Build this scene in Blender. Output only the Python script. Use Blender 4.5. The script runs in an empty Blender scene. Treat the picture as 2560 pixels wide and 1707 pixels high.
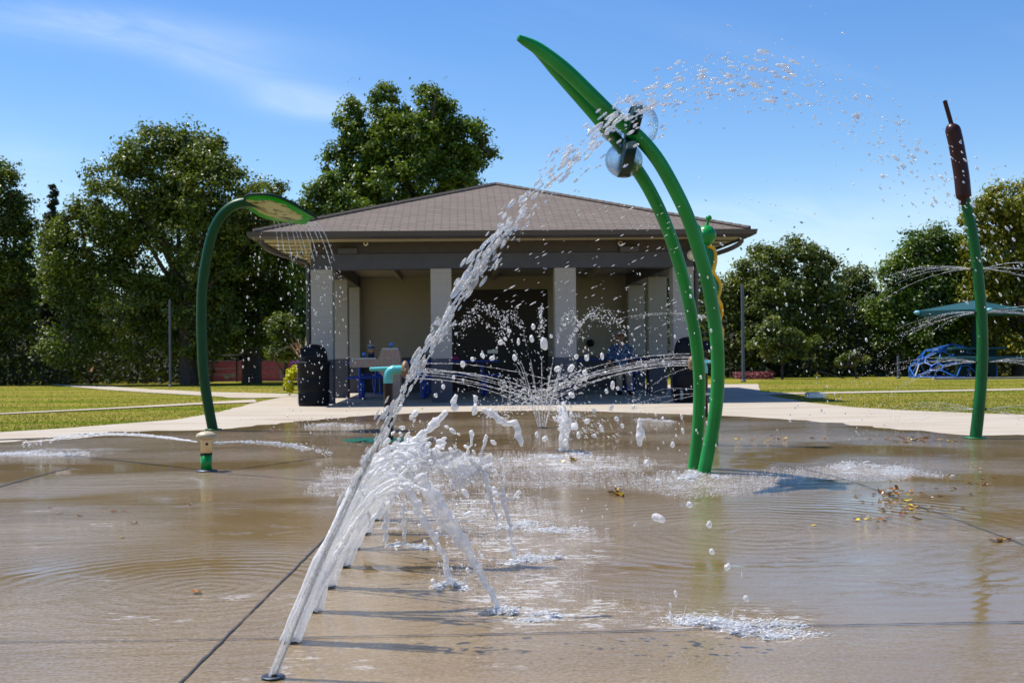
import bpy, math, random
import numpy as np
from mathutils import Vector, Matrix

random.seed(7); RNG = np.random.default_rng(7)
S = bpy.context.scene
COL = S.collection
PI = math.pi

# ------------------------------------------------------------------ camera
H = 0.92; FPX = 3164.0; DS = 2560/2352.0
pitch = math.radians(0.49); roll = math.radians(0.57)
Fw = np.array([0, math.cos(pitch), math.sin(pitch)])
Up = np.array([0, -math.sin(pitch), math.cos(pitch)])
X = np.array([1.0, 0, 0])
Rt = X*math.cos(roll) - Up*math.sin(roll)
Uv = X*math.sin(roll) + Up*math.cos(roll)
cam_d = bpy.data.cameras.new('camera'); cam = bpy.data.objects.new('camera', cam_d); COL.objects.link(cam)
cam.matrix_world = Matrix(((Rt[0], Uv[0], -Fw[0], 0), (Rt[1], Uv[1], -Fw[1], 0), (Rt[2], Uv[2], -Fw[2], H), (0, 0, 0, 1)))
cam_d.sensor_width = 36; cam_d.lens = FPX/2560*36; cam_d.clip_end = 2000; cam_d.clip_start = 0.05
cam_d.dof.use_dof = True; cam_d.dof.focus_distance = 6.0; cam_d.dof.aperture_fstop = 9
S.camera = cam

def ray(dx, dy):
    u, v = dx*DS, dy*DS
    return Fw*FPX + Rt*(u-1280) + Uv*(853.5-v)
def G(dx, dy, z=0.0):                      # where the line of sight meets the ground
    d = ray(dx, dy); t = (z-H)/d[2]
    return np.array([d[0]*t, d[1]*t, z])
def P(dx, dy, Y):                          # point at distance Y
    d = ray(dx, dy); t = Y/d[1]
    return np.array([d[0]*t, Y, H+d[2]*t])
def MPP(Y): return DS*Y/FPX                # metres per (wide) pixel

# ------------------------------------------------------------------ helpers
def tag(o, label=None, cat=None, group=None, kind=None):
    if label: o['label'] = label
    if cat: o['category'] = cat
    if group: o['group'] = group
    if kind: o['kind'] = kind
    return o
def empty(name, loc=(0, 0, 0), rz=0, label=None, cat=None, group=None):
    o = bpy.data.objects.new(name, None); COL.objects.link(o)
    o.location = loc; o.rotation_euler = (0, 0, rz); o.empty_display_size = .2
    return tag(o, label, cat, group)

class MB:
    """collects vertices and faces, links them as one mesh"""
    def __init__(s): s.V = []; s.F = {}; s.n = 0; s.att = []
    def add(s, V, F):
        V = np.asarray(V, float).reshape(-1, 3); F = np.asarray(F, int)
        s.V.append(V); s.F.setdefault(F.shape[1], []).append(F+s.n); s.n += len(V); return s
    def poly(s, pts): return s.add(pts, [list(range(len(pts)))])
    def box(s, c, d, rz=0, M=None):
        x, y, z = [a/2 for a in d]
        V = np.array([[-x,-y,-z],[x,-y,-z],[x,y,-z],[-x,y,-z],[-x,-y,z],[x,-y,z],[x,y,z],[-x,y,z]], float)
        if rz: c_, s_ = math.cos(rz), math.sin(rz); V = V @ np.array([[c_, s_, 0], [-s_, c_, 0], [0, 0, 1]])
        if M is not None: V = V @ np.asarray(M).T
        return s.add(V+np.array(c), [[0,3,2,1],[4,5,6,7],[0,1,5,4],[1,2,6,5],[2,3,7,6],[3,0,4,7]])
    def bb(s, a, b):
        a = np.array(a, float); b = np.array(b, float); return s.box((a+b)/2, np.abs(b-a))
    def tube(s, pts, r, n=12, caps=True, flat=None):
        pts = np.asarray(pts, float); m = len(pts)
        r = np.full(m, r, float) if np.isscalar(r) else np.asarray(r, float)
        T = np.gradient(pts, axis=0); T /= np.linalg.norm(T, axis=1)[:, None]+1e-9
        ref = np.array([0, 1, 0.0]) if abs(T[0][1]) < .9 else np.array([1.0, 0, 0])
        a = np.arange(n)*2*PI/n; R = []
        N = ref
        for i in range(m):
            N = N - T[i]*np.dot(N, T[i]); N /= np.linalg.norm(N)+1e-9
            B = np.cross(T[i], N)
            fl = 1 if flat is None else flat[i]
            R.append(pts[i]+r[i]*(np.cos(a)[:, None]*N*fl+np.sin(a)[:, None]*B))
        V = np.vstack(R)
        i = np.arange(m-1)[:, None]*n; j = np.arange(n)[None]; k = (j+1) % n
        F = np.stack([i+j, i+k, i+n+k, i+n+j], -1).reshape(-1, 4)
        s.add(V, F)
        if caps:
            for e, t in ((0, -1), (m-1, 1)):
                c = pts[e]+T[e]*t*r[e]*.35; base = s.n
                rv = V[e*n:(e+1)*n]
                if t < 0: FF = [[j+1, 0, (j+1) % n+1] for j in range(n)]
                else: FF = [[0, j+1, (j+1) % n+1] for j in range(n)]
                s.add(np.vstack([[c], rv]), FF)
        return s
    def lathe(s, prof, c=(0, 0, 0), n=24, M=None):
        """prof: (radius, z) pairs"""
        prof = np.asarray(prof, float); a = np.arange(n)*2*PI/n; m = len(prof)
        V = np.stack([prof[:, 0][:, None]*np.cos(a), prof[:, 0][:, None]*np.sin(a), np.repeat(prof[:, 1][:, None], n, 1)], -1).reshape(-1, 3)
        if M is not None: V = V @ np.asarray(M).T
        i = np.arange(m-1)[:, None]*n; j = np.arange(n)[None]; k = (j+1) % n
        return s.add(V+np.array(c), np.stack([i+j, i+k, i+n+k, i+n+j], -1).reshape(-1, 4))
    def blobs(s, pos, dirs, r, el, tmpl, sq=1):
        """many little drops: template stretched by el along dirs"""
        TV, TF = tmpl; pos = np.asarray(pos, float); n = len(pos)
        if n == 0: return s
        dirs = np.asarray(dirs, float); dirs = dirs/(np.linalg.norm(dirs, axis=1)[:, None]+1e-9)
        r = np.broadcast_to(r, (n,)); el = np.broadcast_to(el, (n,))
        ref = RNG.normal(size=(n, 3)); N = np.cross(dirs, ref); N /= np.linalg.norm(N, axis=1)[:, None]+1e-9
        B = np.cross(dirs, N)
        V = (TV[None, :, 0, None]*N[:, None]+TV[None, :, 1, None]*B[:, None]+TV[None, :, 2, None]*dirs[:, None]*el[:, None, None])*r[:, None, None]*np.array([1, 1, sq])+pos[:, None]
        F = TF[None]+(np.arange(n)*len(TV))[:, None, None]
        return s.add(V.reshape(-1, 3), F.reshape(-1, TF.shape[1]))
    def build(s, name, mat=None, parent=None, smooth=False, tone=None, uv=None):
        me = bpy.data.meshes.new(name)
        V = np.vstack(s.V); me.vertices.add(len(V)); me.vertices.foreach_set('co', V.ravel())
        loops = []; tot = []
        for k, fl in s.F.items():
            f = np.vstack(fl); loops.append(f.ravel()); tot.append(np.full(len(f), k))
        L = np.concatenate(loops); T = np.concatenate(tot)
        me.loops.add(len(L)); me.loops.foreach_set('vertex_index', L.astype(np.int32))
        me.polygons.add(len(T)); st = np.concatenate([[0], np.cumsum(T)[:-1]])
        me.polygons.foreach_set('loop_start', st.astype(np.int32)); me.polygons.foreach_set('loop_total', T.astype(np.int32))
        me.polygons.foreach_set('use_smooth', np.full(len(T), smooth))
        if tone is not None:
            at = me.attributes.new('tone', 'FLOAT', 'POINT'); at.data.foreach_set('value', np.asarray(tone, np.float32))
        if uv is not None:
            ul = me.uv_layers.new(name='uv'); ul.data.foreach_set('uv', np.asarray(uv, np.float32)[L].ravel())
        me.update(calc_edges=True); me.validate()
        if mat: me.materials.append(mat)
        o = bpy.data.objects.new(name, me); COL.objects.link(o)
        if parent: o.parent = parent
        return o
def bevel(o, w=.008, seg=2):
    m = o.modifiers.new('bevel', 'BEVEL'); m.width = w; m.segments = seg; m.limit_method = 'ANGLE'; return o
def remesh(o, v=.01, it=3):
    m = o.modifiers.new('remesh', 'REMESH'); m.mode = 'VOXEL'; m.voxel_size = v; m.use_smooth_shade = True
    m = o.modifiers.new('smooth', 'SMOOTH'); m.iterations = it; m.factor = .5; return o
def spline(pts, n=40):
    """Catmull-Rom through points"""
    p = np.asarray(pts, float); p = np.vstack([2*p[0]-p[1], p, 2*p[-1]-p[-2]]); out = []
    m = len(p)-3; n_ = n; n = n*4
    for t in np.linspace(0, m-1e-6, n):
        i = int(t); f = t-i; a, b, c, d = p[i:i+4]
        out.append(.5*((2*b)+(-a+c)*f+(2*a-5*b+4*c-d)*f*f+(-a+3*b-3*c+d)*f**3))
    out = np.array(out); L = np.concatenate([[0], np.cumsum(np.linalg.norm(np.diff(out, axis=0), axis=1))]); t = np.linspace(0, L[-1], n_)
    return np.stack([np.interp(t, L, out[:, k]) for k in range(out.shape[1])], 1)
def ico(sub):
    t = (1+5**.5)/2
    V = [(-1,t,0),(1,t,0),(-1,-t,0),(1,-t,0),(0,-1,t),(0,1,t),(0,-1,-t),(0,1,-t),(t,0,-1),(t,0,1),(-t,0,-1),(-t,0,1)]
    F = [(0,11,5),(0,5,1),(0,1,7),(0,7,10),(0,10,11),(1,5,9),(5,11,4),(11,10,2),(10,7,6),(7,1,8),(3,9,4),(3,4,2),(3,2,6),(3,6,8),(3,8,9),(4,9,5),(2,4,11),(6,2,10),(8,6,7),(9,8,1)]
    V = [np.array(v)/np.linalg.norm(v) for v in V]
    for _ in range(sub):
        c = {}; NF = []
        def mid(a, b):
            k = (min(a, b), max(a, b))
            if k not in c: m = V[a]+V[b]; V.append(m/np.linalg.norm(m)); c[k] = len(V)-1
            return c[k]
        for a, b, d in F:
            x, y, z = mid(a, b), mid(b, d), mid(d, a); NF += [(a,x,z),(b,y,x),(d,z,y),(x,y,z)]
        F = NF
    return np.array(V), np.array(F)
I0, I1, I2 = ico(0), ico(1), ico(2)
def sph(mb, c, r, sc=(1, 1, 1), t=None):
    V, F = t or ico(3); mb.add(V*r*np.array(sc)+np.array(c), F); return mb

# ------------------------------------------------------------------ materials
def mat(name):
    m = bpy.data.materials.new(name); m.use_nodes = True; nt = m.node_tree
    return m, nt, nt.nodes['Principled BSDF'], nt.nodes['Material Output']
def node(nt, t, **k):
    n = nt.nodes.new(t)
    for a, v in k.items():
        if a.startswith('i_'):
            key = a[2:]; key = int(key) if key.isdigit() else key.replace('_', ' ')
            n.inputs[key].default_value = v
        else: setattr(n, a, v)
    return n
def coords(nt, scale=(1, 1, 1), kind='Object'):
    tc = node(nt, 'ShaderNodeTexCoord'); mp = node(nt, 'ShaderNodeMapping'); mp.inputs['Scale'].default_value = scale
    nt.links.new(tc.outputs[kind], mp.inputs[0]); return mp.outputs[0]
def noise(nt, vec, scale, detail=4, rough=.55, dist=0):
    n = node(nt, 'ShaderNodeTexNoise'); n.inputs['Scale'].default_value = scale; n.inputs['Detail'].default_value = detail
    n.inputs['Roughness'].default_value = rough; n.inputs['Distortion'].default_value = dist
    if vec is not None: nt.links.new(vec, n.inputs['Vector'])
    return n.outputs['Fac']
def ramp(nt, fac, stops):
    r = node(nt, 'ShaderNodeValToRGB'); e = r.color_ramp.elements
    while len(e) < len(stops): e.new(.5)
    for x, (p, c) in zip(e, stops): x.position = p; x.color = (*c, 1) if len(c) == 3 else c
    nt.links.new(fac, r.inputs[0]); return r.outputs[0]
def mixc(nt, fac, a, b, mode='MIX'):
    n = node(nt, 'ShaderNodeMix', data_type='RGBA', blend_type=mode)
    for s_, v in ((n.inputs[0], fac), (n.inputs[6], a), (n.inputs[7], b)):
        if hasattr(v, 'links'): nt.links.new(v, s_)
        else: s_.default_value = v if not isinstance(v, tuple) else (*v, 1)[:4]
    return n.outputs[2]
def math_(nt, op, a, b=None, clamp=False):
    n = node(nt, 'ShaderNodeMath', operation=op, use_clamp=clamp)
    for i, v in enumerate((a, b)):
        if v is None: continue
        if hasattr(v, 'links'): nt.links.new(v, n.inputs[i])
        else: n.inputs[i].default_value = v
    return n.outputs[0]
def bump(nt, h, s=.3, d=.01, nrm=None):
    b = node(nt, 'ShaderNodeBump'); b.inputs['Strength'].default_value = s; b.inputs['Distance'].default_value = d
    nt.links.new(h, b.inputs['Height'])
    if nrm is not None: nt.links.new(nrm, b.inputs['Normal'])
    return b.outputs[0]
def simple(name, c, rough=.5, metal=0, var=.12, vs=6, bmp=.1, bs=40, spec=.5, coat=0):
    m, nt, b, _ = mat(name); v = coords(nt)
    f = noise(nt, v, vs, 5)
    lo = tuple(x*(1-var) for x in c); hi = tuple(min(1, x*(1+var)) for x in c)
    nt.links.new(ramp(nt, f, [(.3, lo), (.7, hi)]), b.inputs['Base Color'])
    b.inputs['Roughness'].default_value = rough; b.inputs['Metallic'].default_value = metal
    b.inputs['Specular IOR Level'].default_value = spec; b.inputs['Coat Weight'].default_value = coat
    b.inputs['Coat Roughness'].default_value = .08
    if bmp: nt.links.new(bump(nt, noise(nt, v, bs, 3), bmp, .003), b.inputs['Normal'])
    return m
M = {}
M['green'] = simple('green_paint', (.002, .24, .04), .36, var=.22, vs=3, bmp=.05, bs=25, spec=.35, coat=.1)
M['green_shaded'] = simple('shaded_green_paint', (.001, .05, .010), .4, var=.14, vs=5, spec=.25)  # green darkened: the leaf shower pole's shade is put into its colour
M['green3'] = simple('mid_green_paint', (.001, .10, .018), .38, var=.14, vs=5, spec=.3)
M['dgreen'] = simple('dark_green_paint', (.006, .16, .05), .35, var=.15)
M['teal'] = simple('teal_paint', (.09, .5, .5), .35, coat=.3)
M['dteal'] = simple('dark_teal_paint', (.001, .022, .024), .6, spec=.2)
M['lily'] = simple('lily_pad_green', (.005, .10, .06), .3, var=.2)
M['brownpipe'] = simple('brown_painted_pipe', (.03, .009, .006), .4, spec=.25)
M['maroon'] = simple('dark_maroon_paint', (.032, .006, .007), .4, spec=.25, coat=.05)
M['tan'] = simple('tan_fibreglass', (.23, .14, .07), .5, var=.2)
M['cream'] = simple('cream_paint', (.75, .58, .34), .4, coat=.2)
M['capbeige'] = simple('beige_cap', (.42, .36, .24), .45)
M['black'] = simple('black_plastic', (.006, .0065, .009), .6, var=.3, bs=15, spec=.2)
M['blackgap'] = simple('black_rubber', (.004, .004, .004), .8)
M['steel'] = simple('stainless_steel', (.35, .36, .38), .3, .9)
M['ring'] = simple('dull_nozzle_metal', (.07, .085, .11), .45, .6)
M['white'] = simple('white_plastic', (.75, .75, .72), .45)
M['blue'] = simple('blue_coated_steel', (.006, .055, .36), .4, var=.15)
M['lblue'] = simple('light_blue_plastic', (.05, .22, .7), .4)
M['gutter'] = simple('dark_brown_metal', (.058, .05, .05), .4, var=.1)
M['frieze'] = simple('brown_fascia', (.045, .036, .032), .6)
M['beam'] = simple('slate_beam', (.062, .062, .078), .6)
M['door'] = simple('roll_up_door_paint', (.022, .016, .014), .55)
M['bark'] = simple('bark', (.075, .055, .04), .9, var=.45, vs=12, bmp=.8, bs=30)
M['pole'] = simple('grey_pole', (.09, .105, .14), .5)
M['rust'] = simple('red_brown_iron', (.16, .035, .02), .6)
M['pink'] = simple('pink_wall_paint', (.50, .13, .25), .8, var=.15)
M['letter'] = simple('pale_blue_lettering', (.35, .4, .5), .8)
M['fence'] = simple('dark_fence_steel', (.03, .04, .045), .6)
M['shade'] = simple('teal_shade_plastic', (.014, .075, .095), .5, spec=.3)
M['skin'] = simple('skin', (.42, .2, .13), .5)
M['hair'] = simple('grey_hair', (.4, .39, .38), .7, bmp=.6)
M['khaki'] = simple('khaki_cloth', (.4, .31, .24), .85)
M['sock'] = simple('pale_blue_sock', (.5, .6, .8), .8)
M['pot'] = simple('tan_plant_pot', (.3, .22, .15), .7, var=.2)
M['magenta'] = simple('magenta_fabric', (.45, .02, .2), .7)
M['navy'] = simple('navy_bottle', (.02, .03, .08), .35)
M['purple'] = simple('purple_petals', (.10, .015, .25), .7)
M['plume'] = simple('tan_grass_plume', (.5, .32, .2), .85, var=.3)
M['lamp'] = simple('frosted_lamp_globe', (.7, .66, .55), .4)
M['redbag'] = simple('red_fabric', (.4, .02, .02), .7)

# yellow translucent loops
m, nt, b, _ = mat('yellow_translucent'); b.inputs['Base Color'].default_value = (.95, .52, .004, 1); b.inputs['Roughness'].default_value = .3
b.inputs['Transmission Weight'].default_value = .1; M['yellow'] = m

# clear acrylic
m, nt, b, out = mat('clear_acrylic')
b.inputs['Base Color'].default_value = (.95, .98, 1, 1); b.inputs['Roughness'].default_value = .05; b.inputs['Transmission Weight'].default_value = 1; b.inputs['IOR'].default_value = 1.22
nt.links.new(bump(nt, noise(nt, coords(nt), 30, 4), .8, .01), b.inputs['Normal']); tp = node(nt, 'ShaderNodeBsdfTransparent'); y = node(nt, 'ShaderNodeMixShader'); y.inputs[0].default_value = .55; nt.links.new(b.outputs[0], y.inputs[1]); nt.links.new(tp.outputs[0], y.inputs[2]); nt.links.new(y.outputs[0], out.inputs[0]); M['acrylic'] = m

# leaf shower panel: translucent green edge, cream centre, olive streaks
m, nt, b, out = mat('leaf_panel')
v = coords(nt, kind='UV'); sx = node(nt, 'ShaderNodeSeparateXYZ'); nt.links.new(v, sx.inputs[0])
wob = noise(nt, coords(nt, (1, 2.2, 1), 'UV'), 3.2, 2, .5, 1.5)
dd = math_(nt, 'ADD', math_(nt, 'POWER', math_(nt, 'MULTIPLY', math_(nt, 'SUBTRACT', sx.outputs[0], .40), 2.1), 2.0), math_(nt, 'POWER', math_(nt, 'MULTIPLY', math_(nt, 'SUBTRACT', sx.outputs[1], .55), 2.6), 2.0))
inside = math_(nt, 'LESS_THAN', math_(nt, 'ADD', dd, math_(nt, 'MULTIPLY', math_(nt, 'SUBTRACT', wob, .5), 1.0)), .72)
olive = math_(nt, 'GREATER_THAN', noise(nt, coords(nt, (1.2, 3, 1), 'UV'), 2.6, 2, .5, 2.2), .57)
c1 = mixc(nt, olive, (.42, .40, .24), (.085, .10, .012))
c2 = mixc(nt, inside, (.0, .17, .01), c1)
nt.links.new(c2, b.inputs['Base Color']); b.inputs['Roughness'].default_value = .3
tr = node(nt, 'ShaderNodeBsdfTranslucent'); nt.links.new(mixc(nt, inside, (.0, .34, .012), c1), tr.inputs[0])
mx = node(nt, 'ShaderNodeMixShader'); mx.inputs[0].default_value = .6
nt.links.new(b.outputs[0], mx.inputs[1]); nt.links.new(tr.outputs[0], mx.inputs[2]); nt.links.new(mx.outputs[0], out.inputs[0]); M['leafpanel'] = m

# block masonry, painted: light above, slate below a paint line
def block_mat(name, up, lo, line=.82):
    m, nt, b, _ = mat(name); tc = node(nt, 'ShaderNodeTexCoord'); sx = node(nt, 'ShaderNodeSeparateXYZ'); nt.links.new(tc.outputs['Object'], sx.inputs[0])
    cx = node(nt, 'ShaderNodeCombineXYZ'); nt.links.new(math_(nt, 'ADD', sx.outputs[0], sx.outputs[1]), cx.inputs[0]); nt.links.new(sx.outputs[2], cx.inputs[1])
    br = node(nt, 'ShaderNodeTexBrick'); nt.links.new(cx.outputs[0], br.inputs['Vector'])
    br.inputs['Scale'].default_value = 1; br.inputs['Brick Width'].default_value = .4; br.inputs['Row Height'].default_value = .2; br.inputs['Mortar Size'].default_value = .005; br.inputs['Mortar Smooth'].default_value = .3
    f = noise(nt, tc.outputs['Object'], 3, 5)
    g = math_(nt, 'LESS_THAN', sx.outputs[2], line)
    base = mixc(nt, g, up, lo); base = mixc(nt, ramp(nt, f, [(.3, (0, 0, 0)), (.7, (.12, .12, .12))]), base, tuple(x*.6 for x in up))
    base = mixc(nt, math_(nt, 'MULTIPLY', br.outputs['Fac'], .16), base, (.05, .05, .05))
    nt.links.new(base, b.inputs['Base Color']); b.inputs['Roughness'].default_value = .75
    h = math_(nt, 'SUBTRACT', math_(nt, 'MULTIPLY', noise(nt, tc.outputs['Object'], 60, 3), .15), br.outputs['Fac'])
    nt.links.new(bump(nt, h, .3, .004), b.inputs['Normal']); return m
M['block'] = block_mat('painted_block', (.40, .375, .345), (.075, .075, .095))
M['block_shaded'] = block_mat('shaded_block_back', (.33, .29, .225), (.07, .07, .085))  # same wall paint, darkened for the shade inside the pavilion
M['soffit'] = simple('soffit_paint', (.5, .43, .27), .7)
M['ceil'] = simple('ceiling_boards', (.3, .25, .19), .8)

# shingles (UV in metres)
m, nt, b, _ = mat('asphalt_shingles'); tc = node(nt, 'ShaderNodeTexCoord')
br = node(nt, 'ShaderNodeTexBrick'); nt.links.new(tc.outputs['UV'], br.inputs['Vector']); br.inputs['Scale'].default_value = 1
br.inputs['Brick Width'].default_value = .3; br.inputs['Row Height'].default_value = .125; br.inputs['Mortar Size'].default_value = .014; br.inputs['Mortar Smooth'].default_value = .1
br.inputs['Color1'].default_value = (.125, .098, .082, 1); br.inputs['Color2'].default_value = (.185, .148, .125, 1); br.inputs['Mortar'].default_value = (.05, .04, .035, 1)
f = noise(nt, tc.outputs['UV'], 1.2, 5); gr = noise(nt, tc.outputs['UV'], 90, 2)
c = mixc(nt, ramp(nt, f, [(.35, (0, 0, 0)), (.7, (.4, .4, .4))]), br.outputs['Color'], (.12, .10, .09))
c = mixc(nt, math_(nt, 'MULTIPLY', gr, .5), c, (.22, .19, .165)); nt.links.new(c, b.inputs['Base Color']); b.inputs['Roughness'].default_value = .95; b.inputs['Specular IOR Level'].default_value = .15
nt.links.new(bump(nt, math_(nt, 'SUBTRACT', 1, br.outputs['Fac']), .5, .01), b.inputs['Normal']); M['shingle'] = m

# lawn
m, nt, b, _ = mat('lawn_turf'); v = coords(nt)
f1 = noise(nt, coords(nt, (.25, .9, 1)), .8, 6, .6); f2 = noise(nt, v, 14, 4, .7); f3 = noise(nt, coords(nt, (.08, .6, 1)), 1.1, 3)
c = ramp(nt, f1, [(.36, (.075, .135, .003)), (.5, (.15, .165, .012)), (.62, (.255, .205, .045))])
c = mixc(nt, ramp(nt, f3, [(.44, (0, 0, 0)), (.58, (.85, .85, .85))]), c, (.29, .22, .05))
c = mixc(nt, ramp(nt, f2, [(.3, (0, 0, 0)), (.75, (.5, .5, .5))]), c, (.08, .11, .01))
nt.links.new(c, b.inputs['Base Color']); b.inputs['Roughness'].default_value = .9; b.inputs['Specular IOR Level'].default_value = .02
nt.links.new(bump(nt, f2, .5, .02), b.inputs['Normal']); M['lawn'] = m

# dry concrete
m, nt, b, _ = mat('dry_concrete'); v = coords(nt)
f1 = noise(nt, coords(nt, (.5, 1.5, 1)), 1.1, 7, .6); f2 = noise(nt, v, 60, 3, .7)
c = ramp(nt, f1, [(.3, (.33, .26, .185)), (.5, (.40, .345, .27)), (.72, (.44, .395, .325))])
c = mixc(nt, math_(nt, 'MULTIPLY', f2, .25), c, (.35, .3, .24))
nt.links.new(c, b.inputs['Base Color']); b.inputs['Roughness'].default_value = .85
nt.links.new(bump(nt, f2, .3, .004), b.inputs['Normal']); M['dry'] = m

# wet concrete: exposed aggregate under a thin film of running water
m, nt, b, _ = mat('wet_concrete'); v = coords(nt)
big = noise(nt, coords(nt, (.35, .8, 1)), .8, 5, .6, .6); agg = noise(nt, v, 75, 3, .75); agg2 = noise(nt, v, 150, 2, .8)
c = ramp(nt, big, [(.3, (.19, .115, .03)), (.5, (.27, .18, .075)), (.72, (.36, .275, .165))])
c = mixc(nt, ramp(nt, agg, [(.46, (0, 0, 0)), (.60, (.6, .6, .6))]), c, (.37, .31, .215))
c = mixc(nt, ramp(nt, agg, [(.36, (.55, .55, .55)), (.46, (0, 0, 0))]), c, (.10, .08, .05))
c = mixc(nt, ramp(nt, agg2, [(.56, (0, 0, 0)), (.66, (.8, .8, .8))]), c, (.05, .042, .03))
nt.links.new(c, b.inputs['Base Color']); b.inputs['Roughness'].default_value = .6; b.inputs['Specular IOR Level'].default_value = .2
nt.links.new(bump(nt, agg, .5, .004), b.inputs['Normal'])
AG = [(880, 1110, 190, 52), (1250, 1075, 300, 48), (1080, 1190, 260, 62), (1210, 1300, 240, 100), (1640, 1108, 240, 38), (1960, 1085, 240, 22), (1260, 1410, 240, 62), (1700, 1440, 220, 46), (110, 1042, 190, 12)]
geo = node(nt, 'ShaderNodeNewGeometry'); msk = None
for (a_, b__, rx_, ry_) in AG:
    c__ = G(a_, b__); ex_ = abs(G(a_+rx_, b__)[0]-c__[0]); ey_ = abs(G(a_, b__-ry_)[1]-G(a_, b__+ry_)[1])/2
    v1 = node(nt, 'ShaderNodeVectorMath', operation='SUBTRACT'); nt.links.new(geo.outputs['Position'], v1.inputs[0]); v1.inputs[1].default_value = (c__[0], (G(a_, b__-ry_)[1]+G(a_, b__+ry_)[1])/2, 0)
    v2 = node(nt, 'ShaderNodeVectorMath', operation='MULTIPLY'); nt.links.new(v1.outputs[0], v2.inputs[0]); v2.inputs[1].default_value = (1/ex_, 1/ey_, 0)
    v3 = node(nt, 'ShaderNodeVectorMath', operation='LENGTH'); nt.links.new(v2.outputs[0], v3.inputs[0])
    f_ = math_(nt, 'SUBTRACT', 1.15, v3.outputs['Value'], True); msk = f_ if msk is None else math_(nt, 'MAXIMUM', msk, f_)
edge_n = noise(nt, coords(nt, (.8, 1, 1)), 2.6, 5, .65, .8)
msk = math_(nt, 'MULTIPLY', math_(nt, 'SUBTRACT', math_(nt, 'ADD', msk, math_(nt, 'MULTIPLY', edge_n, 1.9)), 1.12, True), 1.8, True)
chop = noise(nt, coords(nt, (.8, 1.3, 1)), 28, 3, .65, 1.0); chop2 = noise(nt, v, 75, 3, .7)
fl1 = noise(nt, coords(nt, (.5, 1.2, 1)), 34, 4, .75, .8); fl2 = noise(nt, coords(nt, (.45, 1, 1)), 9, 3, .6, 1.0)
foam_glint = math_(nt, 'MULTIPLY', ramp(nt, math_(nt, 'ADD', math_(nt, 'MULTIPLY', fl1, .62), math_(nt, 'MULTIPLY', fl2, .38)), [(.53, (0, 0, 0)), (.565, (1, 1, 1))]), math_(nt, 'POWER', msk, .6))  # white foam flecks, with sun sparkles painted into the colour
nt.links.new(mixc(nt, math_(nt, 'MULTIPLY', foam_glint, .95), c, (.9, .9, .9)), b.inputs['Base Color'])
calm = ramp(nt, noise(nt, coords(nt, (.5, .8, 1)), .55, 3, .5, .5), [(.42, (.8, .8, .8)), (.6, (0, 0, 0))])
cb_ = b.inputs['Base Color'].links[0].from_socket
nt.links.new(mixc(nt, calm, cb_, (.17, .10, .02)), b.inputs['Base Color'])
# water film: calm where deep, rippled in flow lines
flow = noise(nt, coords(nt, (.55, 1.3, 1)), 1.5, 3, .5, 2.2)
wv = node(nt, 'ShaderNodeTexWave', wave_type='BANDS', bands_direction='Y'); wv.inputs['Scale'].default_value = 1.6; wv.inputs['Distortion'].default_value = 9; wv.inputs['Detail'].default_value = 3; wv.inputs['Detail Scale'].default_value = .8
nt.links.new(coords(nt, (.6, 1, 1)), wv.inputs['Vector'])
rp = noise(nt, coords(nt, (1, 2.2, 1)), 16, 4, .6, 1.2); rp2 = noise(nt, v, 70, 3, .7)
amp = ramp(nt, noise(nt, coords(nt, (.5, .8, 1)), .55, 3, .5, .5), [(.42, (.05, .05, .05)), (.62, (1, 1, 1))])
hgt = math_(nt, 'ADD', math_(nt, 'MULTIPLY', flow, .5), math_(nt, 'ADD', math_(nt, 'MULTIPLY', rp, .30), math_(nt, 'MULTIPLY', wv.outputs['Fac'], .035)))
hgt = math_(nt, 'ADD', math_(nt, 'MULTIPLY', hgt, amp), math_(nt, 'MULTIPLY', math_(nt, 'MULTIPLY', rp2, .04), amp))
hgt = math_(nt, 'ADD', hgt, math_(nt, 'MULTIPLY', msk, math_(nt, 'ADD', math_(nt, 'MULTIPLY', chop, .35), math_(nt, 'MULTIPLY', chop2, .15))))
for (a_, b__, rad, sc_w, am_) in ((470, 1360, 1.5, 3.6, .10), (1745, 1230, 2.2, 2.6, .12), (1150, 1500, 1.3, 4.2, .07)):
    c__ = G(a_, b__); v1 = node(nt, 'ShaderNodeVectorMath', operation='SUBTRACT'); nt.links.new(geo.outputs['Position'], v1.inputs[0]); v1.inputs[1].default_value = tuple(c__)
    w2 = node(nt, 'ShaderNodeTexWave', wave_type='RINGS', rings_direction='Z'); w2.inputs['Scale'].default_value = sc_w; w2.inputs['Distortion'].default_value = 5; w2.inputs['Detail'].default_value = 2; w2.inputs['Detail Scale'].default_value = 1.4; nt.links.new(v1.outputs[0], w2.inputs['Vector'])
    v3 = node(nt, 'ShaderNodeVectorMath', operation='LENGTH'); nt.links.new(v1.outputs[0], v3.inputs[0])
    fo = math_(nt, 'SUBTRACT', 1.0, math_(nt, 'MULTIPLY', v3.outputs['Value'], 1/rad), True)
    hgt = math_(nt, 'ADD', hgt, math_(nt, 'MULTIPLY', math_(nt, 'MULTIPLY', w2.outputs['Fac'], am_), fo))
b.inputs['Coat Weight'].default_value = 1; b.inputs['Coat IOR'].default_value = 1.33; b.inputs['Coat Roughness'].default_value = .04
nt.links.new(bump(nt, hgt, .65, .024), b.inputs['Coat Normal'])
M['wet'] = m; M['joint'] = simple('joint_sealant', (.02, .018, .022), .6)

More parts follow.
